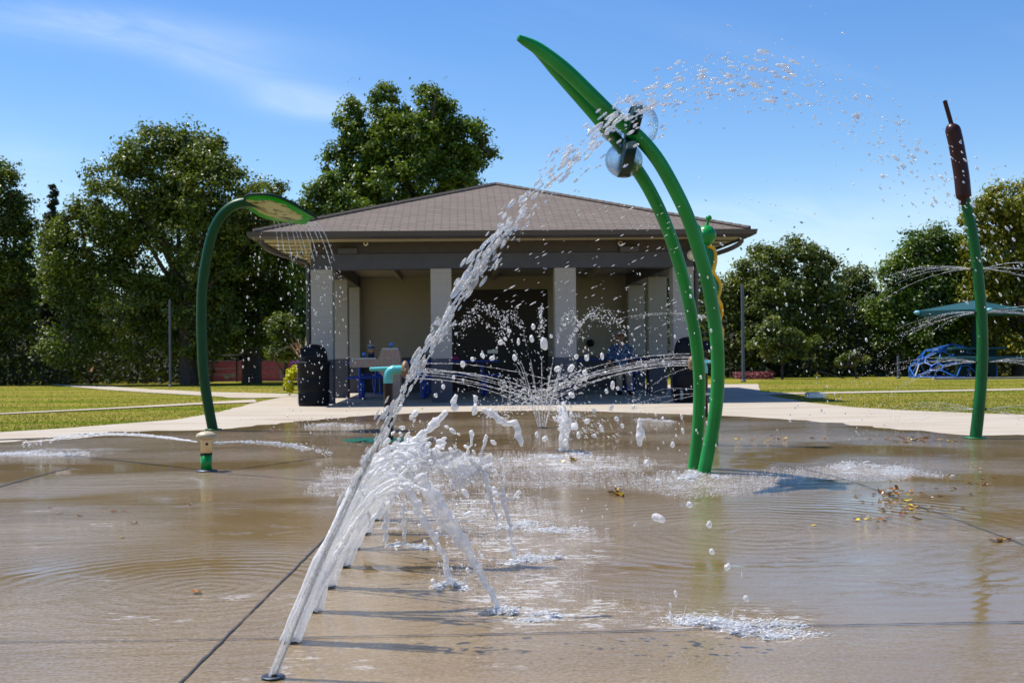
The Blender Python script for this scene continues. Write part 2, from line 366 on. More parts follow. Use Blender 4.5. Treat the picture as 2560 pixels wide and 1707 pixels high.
# foliage
def foliage(name, stops, trans=.35, rough=.42):
    m, nt, b, out = mat(name); at = node(nt, 'ShaderNodeAttribute', attribute_name='tone')
    c = ramp(nt, at.outputs['Fac'], stops); nt.links.new(c, b.inputs['Base Color']); b.inputs['Roughness'].default_value = rough; b.inputs['Specular IOR Level'].default_value = .6
    t = node(nt, 'ShaderNodeBsdfTranslucent'); nt.links.new(mixc(nt, .5, c, (.16, .22, .01)), t.inputs[0])
    mx = node(nt, 'ShaderNodeMixShader'); mx.inputs[0].default_value = trans
    nt.links.new(b.outputs[0], mx.inputs[1]); nt.links.new(t.outputs[0], mx.inputs[2]); nt.links.new(mx.outputs[0], out.inputs[0]); return m
M['oak'] = foliage('oak_leaves', [(0, (.035, .045, .004)), (.5, (.105, .15, .012)), (1, (.21, .25, .025))], .36)
M['maple'] = foliage('bright_leaves', [(0, (.03, .065, .008)), (.5, (.10, .18, .012)), (1, (.21, .28, .02))], .38)
M['grove'] = foliage('grove_leaves', [(0, (.04, .06, .012)), (.5, (.12, .155, .025)), (1, (.23, .25, .035))], .36)
M['yel'] = foliage('yellowing_leaves', [(0, (.07, .09, .008)), (.5, (.22, .23, .016)), (1, (.48, .39, .02))], .38)
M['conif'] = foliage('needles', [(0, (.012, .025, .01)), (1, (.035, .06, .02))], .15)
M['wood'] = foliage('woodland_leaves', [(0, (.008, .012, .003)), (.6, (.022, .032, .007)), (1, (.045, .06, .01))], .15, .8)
M['lime'] = foliage('lime_leaves', [(0, (.45, .48, .005)), (.5, (.72, .68, .01)), (1, (.85, .78, .03))], .35, .4)
M['grass'] = foliage('grass_blades', [(0, (.085, .145, .004)), (.5, (.155, .175, .012)), (1, (.27, .22, .045))], .25, .9)
M['fall'] = foliage('fallen_leaf', [(0, (.10, .035, .012)), (.35, (.32, .12, .015)), (.7, (.6, .36, .02)), (1, (.75, .6, .04))], .2, .35)

# water: refracting body, aerated white parts and a share that simply lets light through
def water(name, white, clear=0, rough=.03, bs=60, bstr=.6, contrast=.35, stretch=(1, 1, 1), sss=False, tl=.45):
    m, nt, b, out = mat(name)
    b.inputs['Base Color'].default_value = (1, 1, 1, 1); b.inputs['Roughness'].default_value = rough; b.inputs['IOR'].default_value = 1.33; b.inputs['Transmission Weight'].default_value = 1
    v = coords(nt, stretch); hh_ = math_(nt, 'ADD', noise(nt, v, bs, 3, .6, .6), math_(nt, 'MULTIPLY', noise(nt, v, bs*3, 2, .6), .35))
    nb = bump(nt, hh_, min(1, bstr), .014); nt.links.new(nb, b.inputs['Normal'])
    d = node(nt, 'ShaderNodeBsdfDiffuse'); d.inputs[0].default_value = (.97, .98, 1, 1); nd = bump(nt, hh_, .5, .003); nt.links.new(nd, d.inputs['Normal'])
    t = node(nt, 'ShaderNodeBsdfTranslucent'); t.inputs[0].default_value = (.97, .98, 1, 1); nt.links.new(nd, t.inputs['Normal'])
    ss = node(nt, 'ShaderNodeBsdfPrincipled'); ss.inputs['Base Color'].default_value = (.99, .993, 1, 1); ss.inputs['Subsurface Weight'].default_value = 1; ss.inputs['Subsurface Radius'].default_value = (1, 1, 1); ss.inputs['Subsurface Scale'].default_value = .03; ss.inputs['Roughness'].default_value = .15; nt.links.new(nb, ss.inputs['Normal'])
    a = node(nt, 'ShaderNodeMixShader'); a.inputs[0].default_value = tl; nt.links.new(d.outputs[0], a.inputs[1]); nt.links.new(t.outputs[0], a.inputs[2])
    gl = node(nt, 'ShaderNodeBsdfGlossy'); gl.inputs['Roughness'].default_value = .22; nt.links.new(nb, gl.inputs['Normal'])
    a2 = node(nt, 'ShaderNodeMixShader'); a2.inputs[0].default_value = .13; nt.links.new(ss.outputs[0] if sss else a.outputs[0], a2.inputs[1]); nt.links.new(gl.outputs[0], a2.inputs[2])
    f = noise(nt, v, bs*.6, 4, .7, .5)
    fac = ramp(nt, f, [(.38, (max(0, white-contrast),)*3), (.62, (min(1, white+contrast),)*3)])
    x = node(nt, 'ShaderNodeMixShader'); nt.links.new(fac, x.inputs[0]); nt.links.new(b.outputs[0], x.inputs[1]); nt.links.new(a2.outputs[0], x.inputs[2])
    if clear:
        tp = node(nt, 'ShaderNodeBsdfTransparent'); y = node(nt, 'ShaderNodeMixShader'); y.inputs[0].default_value = clear
        nt.links.new(x.outputs[0], y.inputs[1]); nt.links.new(tp.outputs[0], y.inputs[2]); x = y
    nt.links.new(x.outputs[0], out.inputs[0]); return m
M['w_clear'] = water('clear_water', .42, .38, bs=90)
M['w_white'] = water('aerated_water', .88, .36, .04, 60, .8, .3)
M['w_drop'] = water('water_drops', .6, .32, bs=90)
M['w_foam'] = water('foam', .97, .25, .06, 110, .3, tl=.25)

# ------------------------------------------------------------------ sky and sun
sun_dir = np.array([.48, -.2, -1.0]); sun_dir /= np.linalg.norm(sun_dir)
elev = math.asin(-sun_dir[2]); az = math.atan2(-sun_dir[0], -sun_dir[1])   # from +Y towards +X
sl = bpy.data.lights.new('sun', 'SUN'); sl.energy = 5.0; sl.angle = math.radians(.53); sl.color = (1, .955, .88)
so = bpy.data.objects.new('sun', sl); COL.objects.link(so); so.rotation_euler = Vector(sun_dir).to_track_quat('-Z', 'Y').to_euler(); so.location = (0, 0, 30)
w = bpy.data.worlds.new('World'); S.world = w; w.use_nodes = True; nt = w.node_tree; bg = nt.nodes['Background']
sk = node(nt, 'ShaderNodeTexSky', sky_type='NISHITA'); sk.sun_disc = False; sk.sun_elevation = elev; sk.sun_rotation = az
sk.altitude = 200; sk.air_density = 1.0; sk.dust_density = .3; sk.ozone_density = 3.0
tc = node(nt, 'ShaderNodeTexCoord'); sp = node(nt, 'ShaderNodeSeparateXYZ'); nt.links.new(tc.outputs['Generated'], sp.inputs[0])
# thin cirrus: one long wisp falling to the right, a soft bank low on the right, faint veils
yy_ = math_(nt, 'MAXIMUM', sp.outputs[1], .05); cu = math_(nt, 'DIVIDE', sp.outputs[0], yy_); cw = math_(nt, 'DIVIDE', sp.outputs[2], yy_)
def blob(u0, w0, ru, rw, slope=0.):
    a = math_(nt, 'MULTIPLY', math_(nt, 'SUBTRACT', cu, u0), 1/ru); b__ = math_(nt, 'MULTIPLY', math_(nt, 'SUBTRACT', math_(nt, 'SUBTRACT', cw, w0), math_(nt, 'MULTIPLY', math_(nt, 'SUBTRACT', cu, u0), slope)), 1/rw)
    d_ = math_(nt, 'ADD', math_(nt, 'MULTIPLY', a, a), math_(nt, 'MULTIPLY', b__, b__)); return math_(nt, 'EXPONENT', math_(nt, 'MULTIPLY', d_, -1.0))
cc_ = node(nt, 'ShaderNodeCombineXYZ'); nt.links.new(cu, cc_.inputs[0]); nt.links.new(math_(nt, 'MULTIPLY', math_(nt, 'ADD', cw, math_(nt, 'MULTIPLY', cu, .22)), 4.5), cc_.inputs[1])
n1 = noise(nt, cc_.outputs[0], 5.5, 9, .62, 1.2); n3 = noise(nt, cc_.outputs[0], 2.2, 6, .5, .4)
m1 = None
for q_ in ((-.33, .262, .13, .014, -.10), (-.225, .228, .085, .017, -.33), (-.155, .197, .05, .010, -.1), (.29, .088, .17, .034, .10), (.12, .105, .12, .012, .05), (-.40, .155, .09, .03, -.2), (-.42, .12, .06, .02, 0)):
    f_ = math_(nt, 'MULTIPLY', blob(*q_), 1.0 if q_[0] < -.1 and q_[1] > .18 else .55 if q_[0] < 0 else 1.0); m1 = f_ if m1 is None else math_(nt, 'ADD', m1, f_, True)
cl = math_(nt, 'ADD', math_(nt, 'MULTIPLY', m1, ramp(nt, n1, [(.25, (.12,)*3), (.75, (.85,)*3)])), math_(nt, 'MULTIPLY', ramp(nt, n3, [(.5, (0,)*3), (.8, (.3,)*3)]), .6), True)
cl = math_(nt, 'MULTIPLY', cl, .42)
hs = node(nt, 'ShaderNodeHueSaturation'); hs.inputs['Saturation'].default_value = 1.29; hs.inputs['Hue'].default_value = .508; nt.links.new(sk.outputs[0], hs.inputs['Color'])
skc = mixc(nt, cl, hs.outputs[0], (6.2, 7.0, 8.2))
nt.links.new(skc, bg.inputs[0]); bg.inputs[1].default_value = .119
S.view_settings.view_transform = 'Standard'; S.view_settings.look = 'None'; S.view_settings.exposure = .42; S.view_settings.gamma = 1
S.cycles.use_denoising = True
try: S.cycles.denoiser = 'OPENIMAGEDENOISE'
except Exception: pass
S.cycles.max_bounces = 10; S.cycles.transmission_bounces = 8; S.cycles.transparent_max_bounces = 8; S.cycles.sample_clamp_indirect = 6
S.cycles.caustics_refractive = False; S.cycles.caustics_reflective = False

# ------------------------------------------------------------------ ground
def sheet(name, pts, z, m, grid=None):
    mb = MB(); mb.poly([(p[0], p[1], z) for p in pts]); o = mb.build(name, m); o['kind'] = 'structure'; return o
def Z2(x, y): return G(x*.34, 643.1+y*.34)
def rough_line(pts, step=.35, amp=.05, seed=1):
    r = np.random.default_rng(seed); out = []
    for a, b_ in zip(pts[:-1], pts[1:]):
        a = np.array(a[:2]); b_ = np.array(b_[:2]); L = np.linalg.norm(b_-a); n = max(1, int(L/step))
        nrm = np.array([-(b_-a)[1], (b_-a)[0]])/(L+1e-6)
        for i in range(n): out.append(a+(b_-a)*i/n+nrm*r.normal(0, amp))
    out.append(np.array(pts[-1][:2])); return out
sheet('lawn', [(-400, -40), (400, -40), (400, 600), (-400, 600)], 0, M['lawn'])
L_edge = [Z2(-700, 1078), Z2(0, 1031), Z2(440, 1003), Z2(880, 968), Z2(1200, 943), Z2(1480, 893), Z2(1730, 828)]
far = [Z2(1900, 793), Z2(2025, 772), P(690, 905, 24.4), (-3.8, 34, 0), (6.6, 34, 0), G(1745, 895), G(1752, 905)]
R_edge = [G(1752, 906), G(1850, 924), G(1950, 935), G(2060, 942), G(2200, 948), G(2352, 953), G(2700, 962)]
sheet('pavement', rough_line(L_edge, .3, .015, 2)+[p[:2] for p in far]+rough_line(R_edge, .3, .015, 3)+[(16, -6), (-16, -6)], .006, M['dry'])
pa = [Z2(340, 706), Z2(700, 718), Z2(1000, 738), Z2(1370, 757), Z2(1700, 765), Z2(2030, 773), Z2(1900, 794), Z2(1700, 800), Z2(1545, 799), Z2(1500, 791), Z2(1250, 776), Z2(1000, 762), Z2(700, 742), Z2(380, 713)]
sheet('path', pa, .012, M['dry'])
pb = [Z2(-500, 930), Z2(0, 905), Z2(700, 870), Z2(1400, 829), Z2(1720, 810), Z2(1735, 829), Z2(1400, 842), Z2(700, 878), Z2(0, 911), Z2(-500, 936)]
sheet('path', pb, .016, M['dry'])
sheet('path', [G(1700, 899), G(1805, 903), G(2352, 893), G(2700, 888), G(2700, 891), G(2352, 896.5), G(1830, 906), G(1740, 909)], .012, M['dry'])
wet_far = [G(-400, 1045), G(0, 1018), G(150, 1002), G(300, 993), G(500, 988), G(700, 968), G(900, 953), G(1100, 946), G(1300, 945), G(1500, 951), G(1700, 959), G(1850, 968), G(1930, 975), G(2050, 988), G(2140, 992), G(2235, 1003), G(2352, 1003), G(2700, 1010)]
wf = spline(wet_far, 90)
sheet('splash_pad', rough_line(list(wf), .25, .05, 4)+[(15, -5), (-15, -5)], .014, M['wet'])
# dry islands left in the wet film, top left of the pad
for k, q in enumerate([[(-60, 1014), (60, 1010), (170, 1006), (235, 1001), (120, 1003), (0, 1007), (-60, 1010)], [(50, 1018), (130, 1011), (250, 1001), (200, 1008), (110, 1016), (60, 1020)]]):
    sheet('pavement', spline([G(*p) for p in q]+[G(*q[0])], 40)[:-1], .018, M['dry'])
# control joints
def joint(pts, wd=.018, z=.0185, wob=.0014):
    p = spline([G(*q) for q in pts], 60) if len(pts) > 2 else np.linspace(G(*pts[0]), G(*pts[1]), 60)
    d = np.gradient(p, axis=0); n = np.stack([-d[:, 1], d[:, 0], 0*d[:, 0]], 1); n /= np.linalg.norm(n, axis=1)[:, None]
    ww = wd/2*(1+RNG.normal(0, .25, len(p)))[:, None]; p = p+n*RNG.normal(0, wob, len(p))[:, None]
    a = p+n*ww; b_ = p-n*ww; V = np.vstack([a, b_]); V[:, 2] = z; k = len(p)
    mb.add(V, [[i, i+1, k+i+1, k+i] for i in range(k-1)])
mb = MB()
joint([(400, 1595), (752, 1238)], .008)
joint([(-60, 1486), (372, 1482)], .006); joint([(380, 1482), (665, 1477)], .007, .0187); joint([(690, 1476), (1400, 1462), (1800, 1450), (2420, 1438)], .009, .0188)
joint([(497, 992), (700, 1001), (890, 1011), (1100, 1018)], .03, .0189)
joint([(1640, 1040), (1900, 1095), (2100, 1165), (2360, 1262), (2600, 1352)], .007, .019)
joint([(-60, 1140), (60, 1105), (160, 1078)], .02, .0191); joint([(380, 1080), (500, 1090), (760, 1112)], .012, .0192)
joint([(-40, 1174), (600, 1170)], .006, .0193)
joint([(2235, 1005), (2420, 1007)], .03, .0194)
o = mb.build('pad_joints', M['joint']); o['kind'] = 'structure'

# ------------------------------------------------------------------ pavilion (local frame, turned 2.35 degrees)
RZ = math.radians(2.35)
pav = empty('pavilion', (0, 0, 0), RZ, 'open block picnic pavilion with brown hipped shingle roof behind the splash pad', 'pavilion')
x0, x1, y0, y1 = -2.735, 4.36, 23.42, 30.5; zb = 2.48
cxs = [(-2.735, -2.34), (-.535, -.15), (1.765, 2.16), (3.97, 4.36)]
for a, b_ in cxs: bevel(MB().bb((a, y0, 0), (b_, y0+.4, zb)).build('column', M['block'], pav), .006)
for a, b_ in ((x0, x0+.395), (x1-.39, x1)):
    bevel(MB().bb((a, 26.5, 0), (b_, 26.95, zb)).build('column', M['block'], pav), .006)
    bevel(MB().bb((a, 29.7, 0), (b_, 30.1, zb)).build('column', M['block'], pav), .006)
# rear wall with the big roll-up door
mb = MB(); mb.bb((x0, 30.1, 0), (-.55, 30.5, 2.9)); mb.bb((2.1, 30.1, 0), (x1, 30.5, 2.9)); mb.bb((-.55, 30.1, 2.42), (2.1, 30.5, 2.9)); mb.build('rear_wall', M['block_shaded'], pav)
mb = MB()
for k in range(24): mb.bb((-.55, 30.2, .02+k*.1), (2.1, 30.23+.012*(k % 2), .115+k*.1))
mb.bb((-.55, 30.24, 0), (2.1, 30.3, 2.42)); dr = mb.build('roll_up_door', M['door'], pav)
MB().bb((.65, 30.17, .9), (.9, 30.2, .98)).build('handle', M['steel'], dr)
# beams and frieze
mb = MB(); mb.bb((x0, y0-.012, zb), (x1, y0+.4, 2.76)); mb.bb((x0, y0+.4, zb), (x0+.395, 30.1, 2.76)); mb.bb((x1-.39, y0+.4, zb), (x1, 30.1, 2.76))
mb.build('beam', M['beam'], pav)
mb = MB(); mb.bb((x0+.01, y0+.01, 2.765), (x1-.01, y0+.3, 2.99)); mb.bb((x0+.01, y0+.3, 2.765), (x0+.3, 30.1, 2.99)); mb.bb((x1-.3, y0+.3, 2.765), (x1-.01, 30.1, 2.99)); mb.build('frieze', M['frieze'], pav)
MB().bb((x0+.31, y0+.31, 2.73), (x1-.31, 30.09, 2.76)).build('ceiling', M['ceil'], pav)
mb = MB()
for x in (-1.4, .8, 3.0): mb.bb((x-.04, y0+.42, 2.64), (x+.04, 30.09, 2.728))
mb.build('ceiling_joist', M['ceil'], pav)
# roof
ex0, ex1, ey0, ey1 = -3.62, 5.22, 22.58, 31.4; ez = 3.10; ax, ay, az_ = .80, 26.99, 4.50
c4 = [(ex0, ey0), (ex1, ey0), (ex1, ey1), (ex0, ey1)]; V = []; F = []; UV = []
for i in range(4):
    a = np.array([*c4[i], ez]); b_ = np.array([*c4[(i+1) % 4], ez]); ap = np.array([ax, ay, az_]); k = len(V)
    L = np.linalg.norm(b_-a); Hh = np.linalg.norm(ap-(a+b_)/2)
    V += [a, b_, ap]; F.append([k, k+1, k+2]); UV += [(0, 0), (L, 0), (L/2, Hh)]
roof = MB().add(V, F).build('roof', M['shingle'], pav, uv=np.array(UV))
# thick shingle edge and hip caps
mb = MB()
for i in range(4):
    a = np.array([*c4[i], ez]); b_ = np.array([*c4[(i+1) % 4], ez]); d = (b_-a)/np.linalg.norm(b_-a)
    n = int(np.linalg.norm(b_-a)/.3)
    for k in range(n):
        p = a+d*(k+.5)*np.linalg.norm(b_-a)/n; mb.box(p+np.array([0, 0, -.02]), (.292, .035, .035) if i % 2 == 0 else (.035, .292, .035))
mb.build('shingle_edge', M['shingle'], roof, uv=np.zeros((mb.n, 2))+RNG.random((mb.n, 2))*3)
mb = MB()
for i in range(4):
    a = np.array([*c4[i], ez]); b_ = np.array([ax, ay, az_]); n = 34
    for k in range(n):
        p = a+(b_-a)*(k+.5)/n; q = a+(b_-a)*(k-.05)/n; mb.tube([q+[0, 0, .012], p+(b_-a)/n*.5+[0, 0, .004]], .05, 6, True, [1, 1])
mb.build('hip_cap', M['shingle'], roof, uv=RNG.random((mb.n, 2))*3)
# soffit (sloping in), gutter, fascia
mb = MB(); e = .03
mb.add([(ex0+e, ey0+e, 2.99), (ex1-e, ey0+e, 2.99), (x1, y0, 2.995), (x0, y0, 2.975), (ex1-e, ey1-e, 2.99), (ex0+e, ey1-e, 2.99), (x1, y1, 2.995), (x0, y1, 2.975)], [[0, 3, 2, 1], [1, 2, 6, 4], [4, 6, 7, 5], [5, 7, 3, 0]])
mb.build('soffit', M['soffit'], pav)
mb = MB()
for k in range(9):
    y = y0+.2+k*.85
    for sx, a in ((x0, ex0), (x1, ex1)):
        mb.box(((sx+a)/2, y, 2.98), (.84, .03, .02))
mb.build('soffit_batten', M['gutter'], pav)
mb = MB(); g = .11; prof = [(-.02, 0), (-g, .045), (-g-.02, .13), (-g-.005, .13), (-g+.02, .05), (-.02, .015)]
pr = []
for (cx_, cy_, sx, sy) in ((ex0, ey0, 1, 1), (ex1, ey0, -1, 1), (ex1, ey1, -1, -1), (ex0, ey1, 1, -1)):
    pr.append([(cx_+sx*o_, cy_+sy*o_, 2.955+z_) for o_, z_ in prof])
pr = np.array(pr)
for i in range(4):
    a, b_ = pr[i], pr[(i+1) % 4]; n = len(prof); mb.add(np.vstack([a, b_]), [[j, n+j, n+(j+1) % n, (j+1) % n] for j in range(n)])
mb.build('gutter', M['gutter'], pav)
mb = MB()
for i in range(4):
    a = np.array([*c4[i], 3.02]); b_ = np.array([*c4[(i+1) % 4], 3.02]); c_ = (a+b_)/2; d = b_-a
    mb.box(c_, (abs(d[0])+.02, .02, .13) if i % 2 == 0 else (.02, abs(d[1])-.02, .13))
mb.build('fascia', M['gutter'], pav)
for sx, ex in ((x0, ex0), (x1, ex1)):
    s_ = -1 if sx == x0 else 1
    p = spline([(ex+s_*-.12, ey0+.1, 2.95), (ex-s_*.13, ey0+.12, 2.86), (ex-s_*.3, ey0+.3, 2.76), (sx+s_*.25, y0-.1, 2.66), (sx+s_*.07, y0+.06, 2.58), (sx+s_*.06, y0+.08, 2.4), (sx+s_*.06, y0+.08, 1.2), (sx+s_*.06, y0+.08, .03)], 60)
    MB().tube(p, .043, 10).build('downspout', M['gutter'], pav)
# lights and camera under the eave
def fixture(x, z, kind):
    if kind == 'box':
        o = bevel(MB().bb((x-.18, y0-.12, z-.05), (x+.18, y0-.012, z+.05)).build('wall_light', M['gutter'], pav), .01)
    else:
        o = MB().tube([(x, y0-.012, z), (x, y0-.09, z)], .02, 10).build('camera_bracket', M['white'], pav)
        sph(MB(), (x, y0-.12, z-.02), .045, t=I2).build('camera_dome', M['lamp'], o, True)
        MB().tube([(x, y0-.155, z-.02), (x, y0-.172, z-.02)], .022, 12).build('lens', M['blackgap'], o)
fixture(-2.05, 2.81, 'box'); fixture(-1.71, 2.96, 'cam'); fixture(2.98, 2.93, 'cam'); fixture(3.15, 2.81, 'box')
o = MB().tube([(4.3, 23.2, 2.86), (4.3, 23.2, 2.76)], .03, 10).build('ceiling_lamp', M['gutter'], pav)
sph(MB(), (4.3, 23.2, 2.68), .10, t=I2).build('lamp_globe', M['lamp'], o, True)
o = MB().tube([(-3.0, 24.2, 2.84), (-3.0, 24.2, 2.8)], .03, 10).build('ceiling_lamp', M['gutter'], pav)
sph(MB(), (-3.0, 24.2, 2.77), .05, t=I2).build('lamp_globe', M['lamp'], o, True)
MB().tube([(3.1, 30.1, 1.12), (3.1, 30.04, 1.12)], .09, 20).build('wall_vent', M['black'], pav)
MB().bb((4.36, 26.0, 2.35), (4.62, 26.04, 2.38)).build('bracket', M['gutter'], pav)

def loc2w(x, y, z=0):
    c, s_ = math.cos(RZ), math.sin(RZ); return np.array([x*c-y*s_, x*s_+y*c, z])

# ------------------------------------------------------------------ picnic tables
def picnic(name, loc, rz, label, mtl):
    t = empty(name, loc, rz, label, 'picnic table', 'picnic tables')
    bevel(MB().bb((-.92, -.37, .72), (.92, .37, .76)).build('tabletop', mtl, t), .012)
    for s_ in (-1, 1): bevel(MB().bb((-.92, s_*.62-.14, .43), (.92, s_*.62+.14, .46)).build('bench', mtl, t), .012)
    for x in (-.62, .62):
        mb = MB()
        mb.tube(spline([(x, -.62, .42), (x, -.70, .28), (x, -.62, .1), (x, -.45, .03), (x, 0, .03), (x, .45, .03), (x, .62, .1), (x, .70, .28), (x, .62, .42)], 50), .024, 8)
        mb.tube([(x-.06, -.25, .03), (x-.06, -.12, .72)], .024, 8); mb.tube([(x-.06, .25, .03), (x-.06, .12, .72)], .024, 8)
        mb.tube([(x, -.55, .4), (x, .55, .4)], .02, 8)
        mb.build('frame', mtl, t, True)
    return t
picnic('picnic_table', loc2w(-1.35, 25.7), RZ+.05, 'blue steel picnic table behind the drinking fountain', M['blue'])
picnic('picnic_table', loc2w(-.1, 26.9), RZ-.05, 'blue steel picnic table holding a pink bag and a dark bottle', M['blue'])
picnic('picnic_table', loc2w(3.1, 27.6), RZ, 'blue steel picnic table where the man in the patterned shirt sits', M['blue'])
picnic('picnic_table', loc2w(-1.2, 28.7), RZ+.3, 'blue steel picnic table deepest inside the pavilion, near the left rear wall', M['blue'])
# bag, bottle, cups
p = loc2w(-.85, 26.75, .76)
o = MB(); sph(o, (p[0]+.55, p[1], p[2]+.05), .17, (1.1, .8, .42), I2); sph(o, (p[0]+.7, p[1], p[2]+.04), .12, (1.1, .8, .45), I2)
tag(remesh(o.build('bag', M['magenta'], None, True), .02), 'bright pink soft bag lying on a blue picnic table', 'bag')
o = MB(); sph(o, (p[0]+.12, p[1]-.05, p[2]+.06), .1, (1.1, .8, .7), I2)
tag(o.build('bag', M['blackgap'], None, True), 'small black bag on the blue table beside the dark bottle', 'bag')
bt = empty('water_bottle', (p[0]+.24, p[1]-.1, p[2]), 0, 'dark navy water bottle standing on the blue picnic table', 'bottle')
MB().lathe([(0, 0), (.05, 0), (.055, .02), (.055, .2), (.035, .235), (0, .235)]).build('body', M['navy'], bt, True)
MB().lathe([(0, .235), (.036, .235), (.036, .285), (0, .29)]).build('cap', M['navy'], bt, True)
MB().tube(spline([(-.03, 0, .27), (-.045, 0, .3), (0, 0, .315), (.06, 0, .29), (.06, 0, .24)], 16), .008, 6).build('handle', M['navy'], bt, True)

# ------------------------------------------------------------------ drinking fountain (pebble concrete, two heights)
m, nt, b, _ = mat('pebble_concrete'); v = coords(nt)
vo = node(nt, 'ShaderNodeTexVoronoi'); vo.inputs['Scale'].default_value = 75; nt.links.new(v, vo.inputs['Vector'])
c = mixc(nt, ramp(nt, vo.outputs['Distance'], [(.2, (0, 0, 0)), (.6, (1, 1, 1))]), (.26, .165, .10), (.15, .10, .07))
c = mixc(nt, .35, c, mixc(nt, .5, vo.outputs['Color'], (.22, .16, .1))); nt.links.new(c, b.inputs['Base Color']); b.inputs['Roughness'].default_value = .8
nt.links.new(bump(nt, vo.outputs['Distance'], .5, .006), b.inputs['Normal']); M['pebble'] = m
fy = 22.5; kx = MPP(fy); fl = P(805, 842, fy)
ft = empty('drinking_fountain', (P(920, 905, fy)[0], fy, 0), 0, 'tan pebble concrete drinking fountain with low and high basins', 'drinking fountain')
bx = ft.location[0]
def FX(d): return P(d, 830, fy)[0]-bx
def FZ(d): return P(870, d, fy)[2]
prof = [(806, 824), (868, 824), (874, 816), (878, 802), (918, 802), (921, 820), (921, 868), (921, 907), (885, 907), (885, 868), (862, 843), (806, 843)]
pts = np.array([(FX(a), FZ(b_)) for a, b_ in prof]); pts[7, 1] = pts[8, 1] = .02
n = len(pts); V = np.array([(x, -.17, z) for x, z in pts]+[(x, .17, z) for x, z in pts])
mbf = MB(); mbf.add(V, [[i, (i+1) % n, n+(i+1) % n, n+i] for i in range(n)])
mbf.add(V, [list(range(n))[::-1]]); mbf.add(V, [[n+i for i in range(n)]])
bevel(mbf.build('body', M['pebble'], ft), .012)
for a, b_, wd in ((FX(808), FX(866), FZ(824)), (FX(880), FX(917), FZ(802))):
    mb = MB(); mb.bb((a, -.15, wd-.005), (b_, .15, wd+.022)); o = bevel(mb.build('basin', M['steel'], ft), .006)
    xx = a+.22 if a < -.5 else (a+b_)/2
    MB().lathe([(0, 0), (.016, 0), (.012, .03), (.03, .04), (.036, .07), (.02, .095), (0, .1)], (xx, 0, wd+.02), 14).build('bubbler', M['lblue'], o, True)
cp = empty('tumbler', (bx+FX(853), fy-.02, FZ(824)+.022), 0, 'dark tumbler with a straw standing on the low fountain basin', 'cup')
MB().lathe([(0, 0), (.05, 0), (.062, .2), (.058, .205), (0, .2)], n=20).build('cup', M['navy'], cp, True)
MB().lathe([(.057, .09), (.0585, .09), (.061, .16), (.0595, .16)], n=20).build('sleeve', M['tan'], cp, True)
MB().lathe([(0, .205), (.066, .205), (.066, .225), (0, .23)], n=20).build('lid', M['steel'], cp, True)
MB().tube([(-.01, 0, .2), (-.02, 0, .31)], .006, 6).build('straw', M['white'], cp)

# ------------------------------------------------------------------ trash cans
def trash(dx, dy, label, sc=1.0, rz=0):
    p = G(dx, dy); t = empty('trash_can', p, rz, label, 'trash can', 'black dome-top trash cans'); t.scale = (sc,)*3
    mb = MB(); mb.lathe([(0, .01), (.262, .01), (.27, .03), (.272, .25), (.268, .26), (.274, .27), (.278, .50), (.272, .51), (.28, .52), (.285, .73), (.305, .745), (.305, .78), (.29, .79), (0, .79)], n=40); mb.build('drum', M['black'], t, True)
    # ribbing on the drum
    mb = MB()
    for k in range(60):
        a = k*2*PI/60
        for z in (.06, .30, .55): mb.box((.274*math.cos(a), .274*math.sin(a), z+.09), (.008, .012, .17), a)
    mb.build('ribs', M['black'], t)
    mb = MB(); mb.lathe([(.25, .79), (.25, .82), (.246, .88), (.235, .95), (.205, 1.02), (.155, 1.065), (.09, 1.09), (0, 1.1)], n=36); lid = mb.build('lid', M['black'], t, True)
    fl_ = bevel(MB().box((0, -.205, .90), (.30, .02, .17), M=[[1, 0, 0], [0, .93, .35], [0, -.35, .93]]).build('flap', M['black'], lid), .01)
    fl_.location = (0, -.33, .05)
    mb = MB()
    for k in range(9): mb.box((-.255, -.125, .06+k*.018), (.02, .05, .008))
    mb.build('sticker', M['white'], t)
    return t
trash(721, 932.5, 'black ribbed trash can with domed lid beside the left corner column', 1.0)
trash(1584, 924, 'black dome-top trash can behind the green arched pipes at the right column', 1.06, .5)

# ------------------------------------------------------------------ planter
pp = G(691, 912); pl = empty('planter', (pp[0]+.06, pp[1]+.3, 0), 0, 'tan planter with lime trailing leaves, purple flowers and tan grass plumes', 'planter')
MB().lathe([(0, .02), (.15, .02), (.17, .06), (.15, .1), (.2, .42), (.235, .5), (.235, .56), (.2, .56), (.19, .5), (0, .5)], n=28).build('pot', M['pot'], pl, True)
def leafcloud(cen, rad, n, size, up=.3, seed=0, shell=.3):
    r = np.random.default_rng(seed); cen = np.atleast_2d(cen); rad = np.atleast_2d(rad)
    k = r.integers(0, len(cen), n); d = r.normal(size=(n, 3)); d /= np.linalg.norm(d, axis=1)[:, None]
    rr = (shell+(1-shell)*r.random(n))[:, None]**.6
    p = cen[k]+d*rad[k]*rr; nrm = d+r.normal(0, .7, (n, 3)); nrm[:, 2] += up
    return p, nrm, size*r.uniform(.6, 1.3, n)
def quads(mb, p, nrm, size, asp=.6, seed=0, fold=.25):
    r = np.random.default_rng(seed); n = len(p); nrm = nrm/(np.linalg.norm(nrm, axis=1)[:, None]+1e-9)
    a = np.cross(nrm, r.normal(size=(n, 3))); a /= np.linalg.norm(a, axis=1)[:, None]+1e-9; b_ = np.cross(nrm, a)
    s_ = size[:, None]; V = np.stack([p-a*s_*.5, p+b_*s_*asp*.5+nrm*s_*fold*.3, p+a*s_*.5-nrm*s_*fold*.2, p-b_*s_*asp*.5+nrm*s_*fold*.3], 1)
    mb.add(V.reshape(-1, 3), np.arange(4*n).reshape(-1, 4))
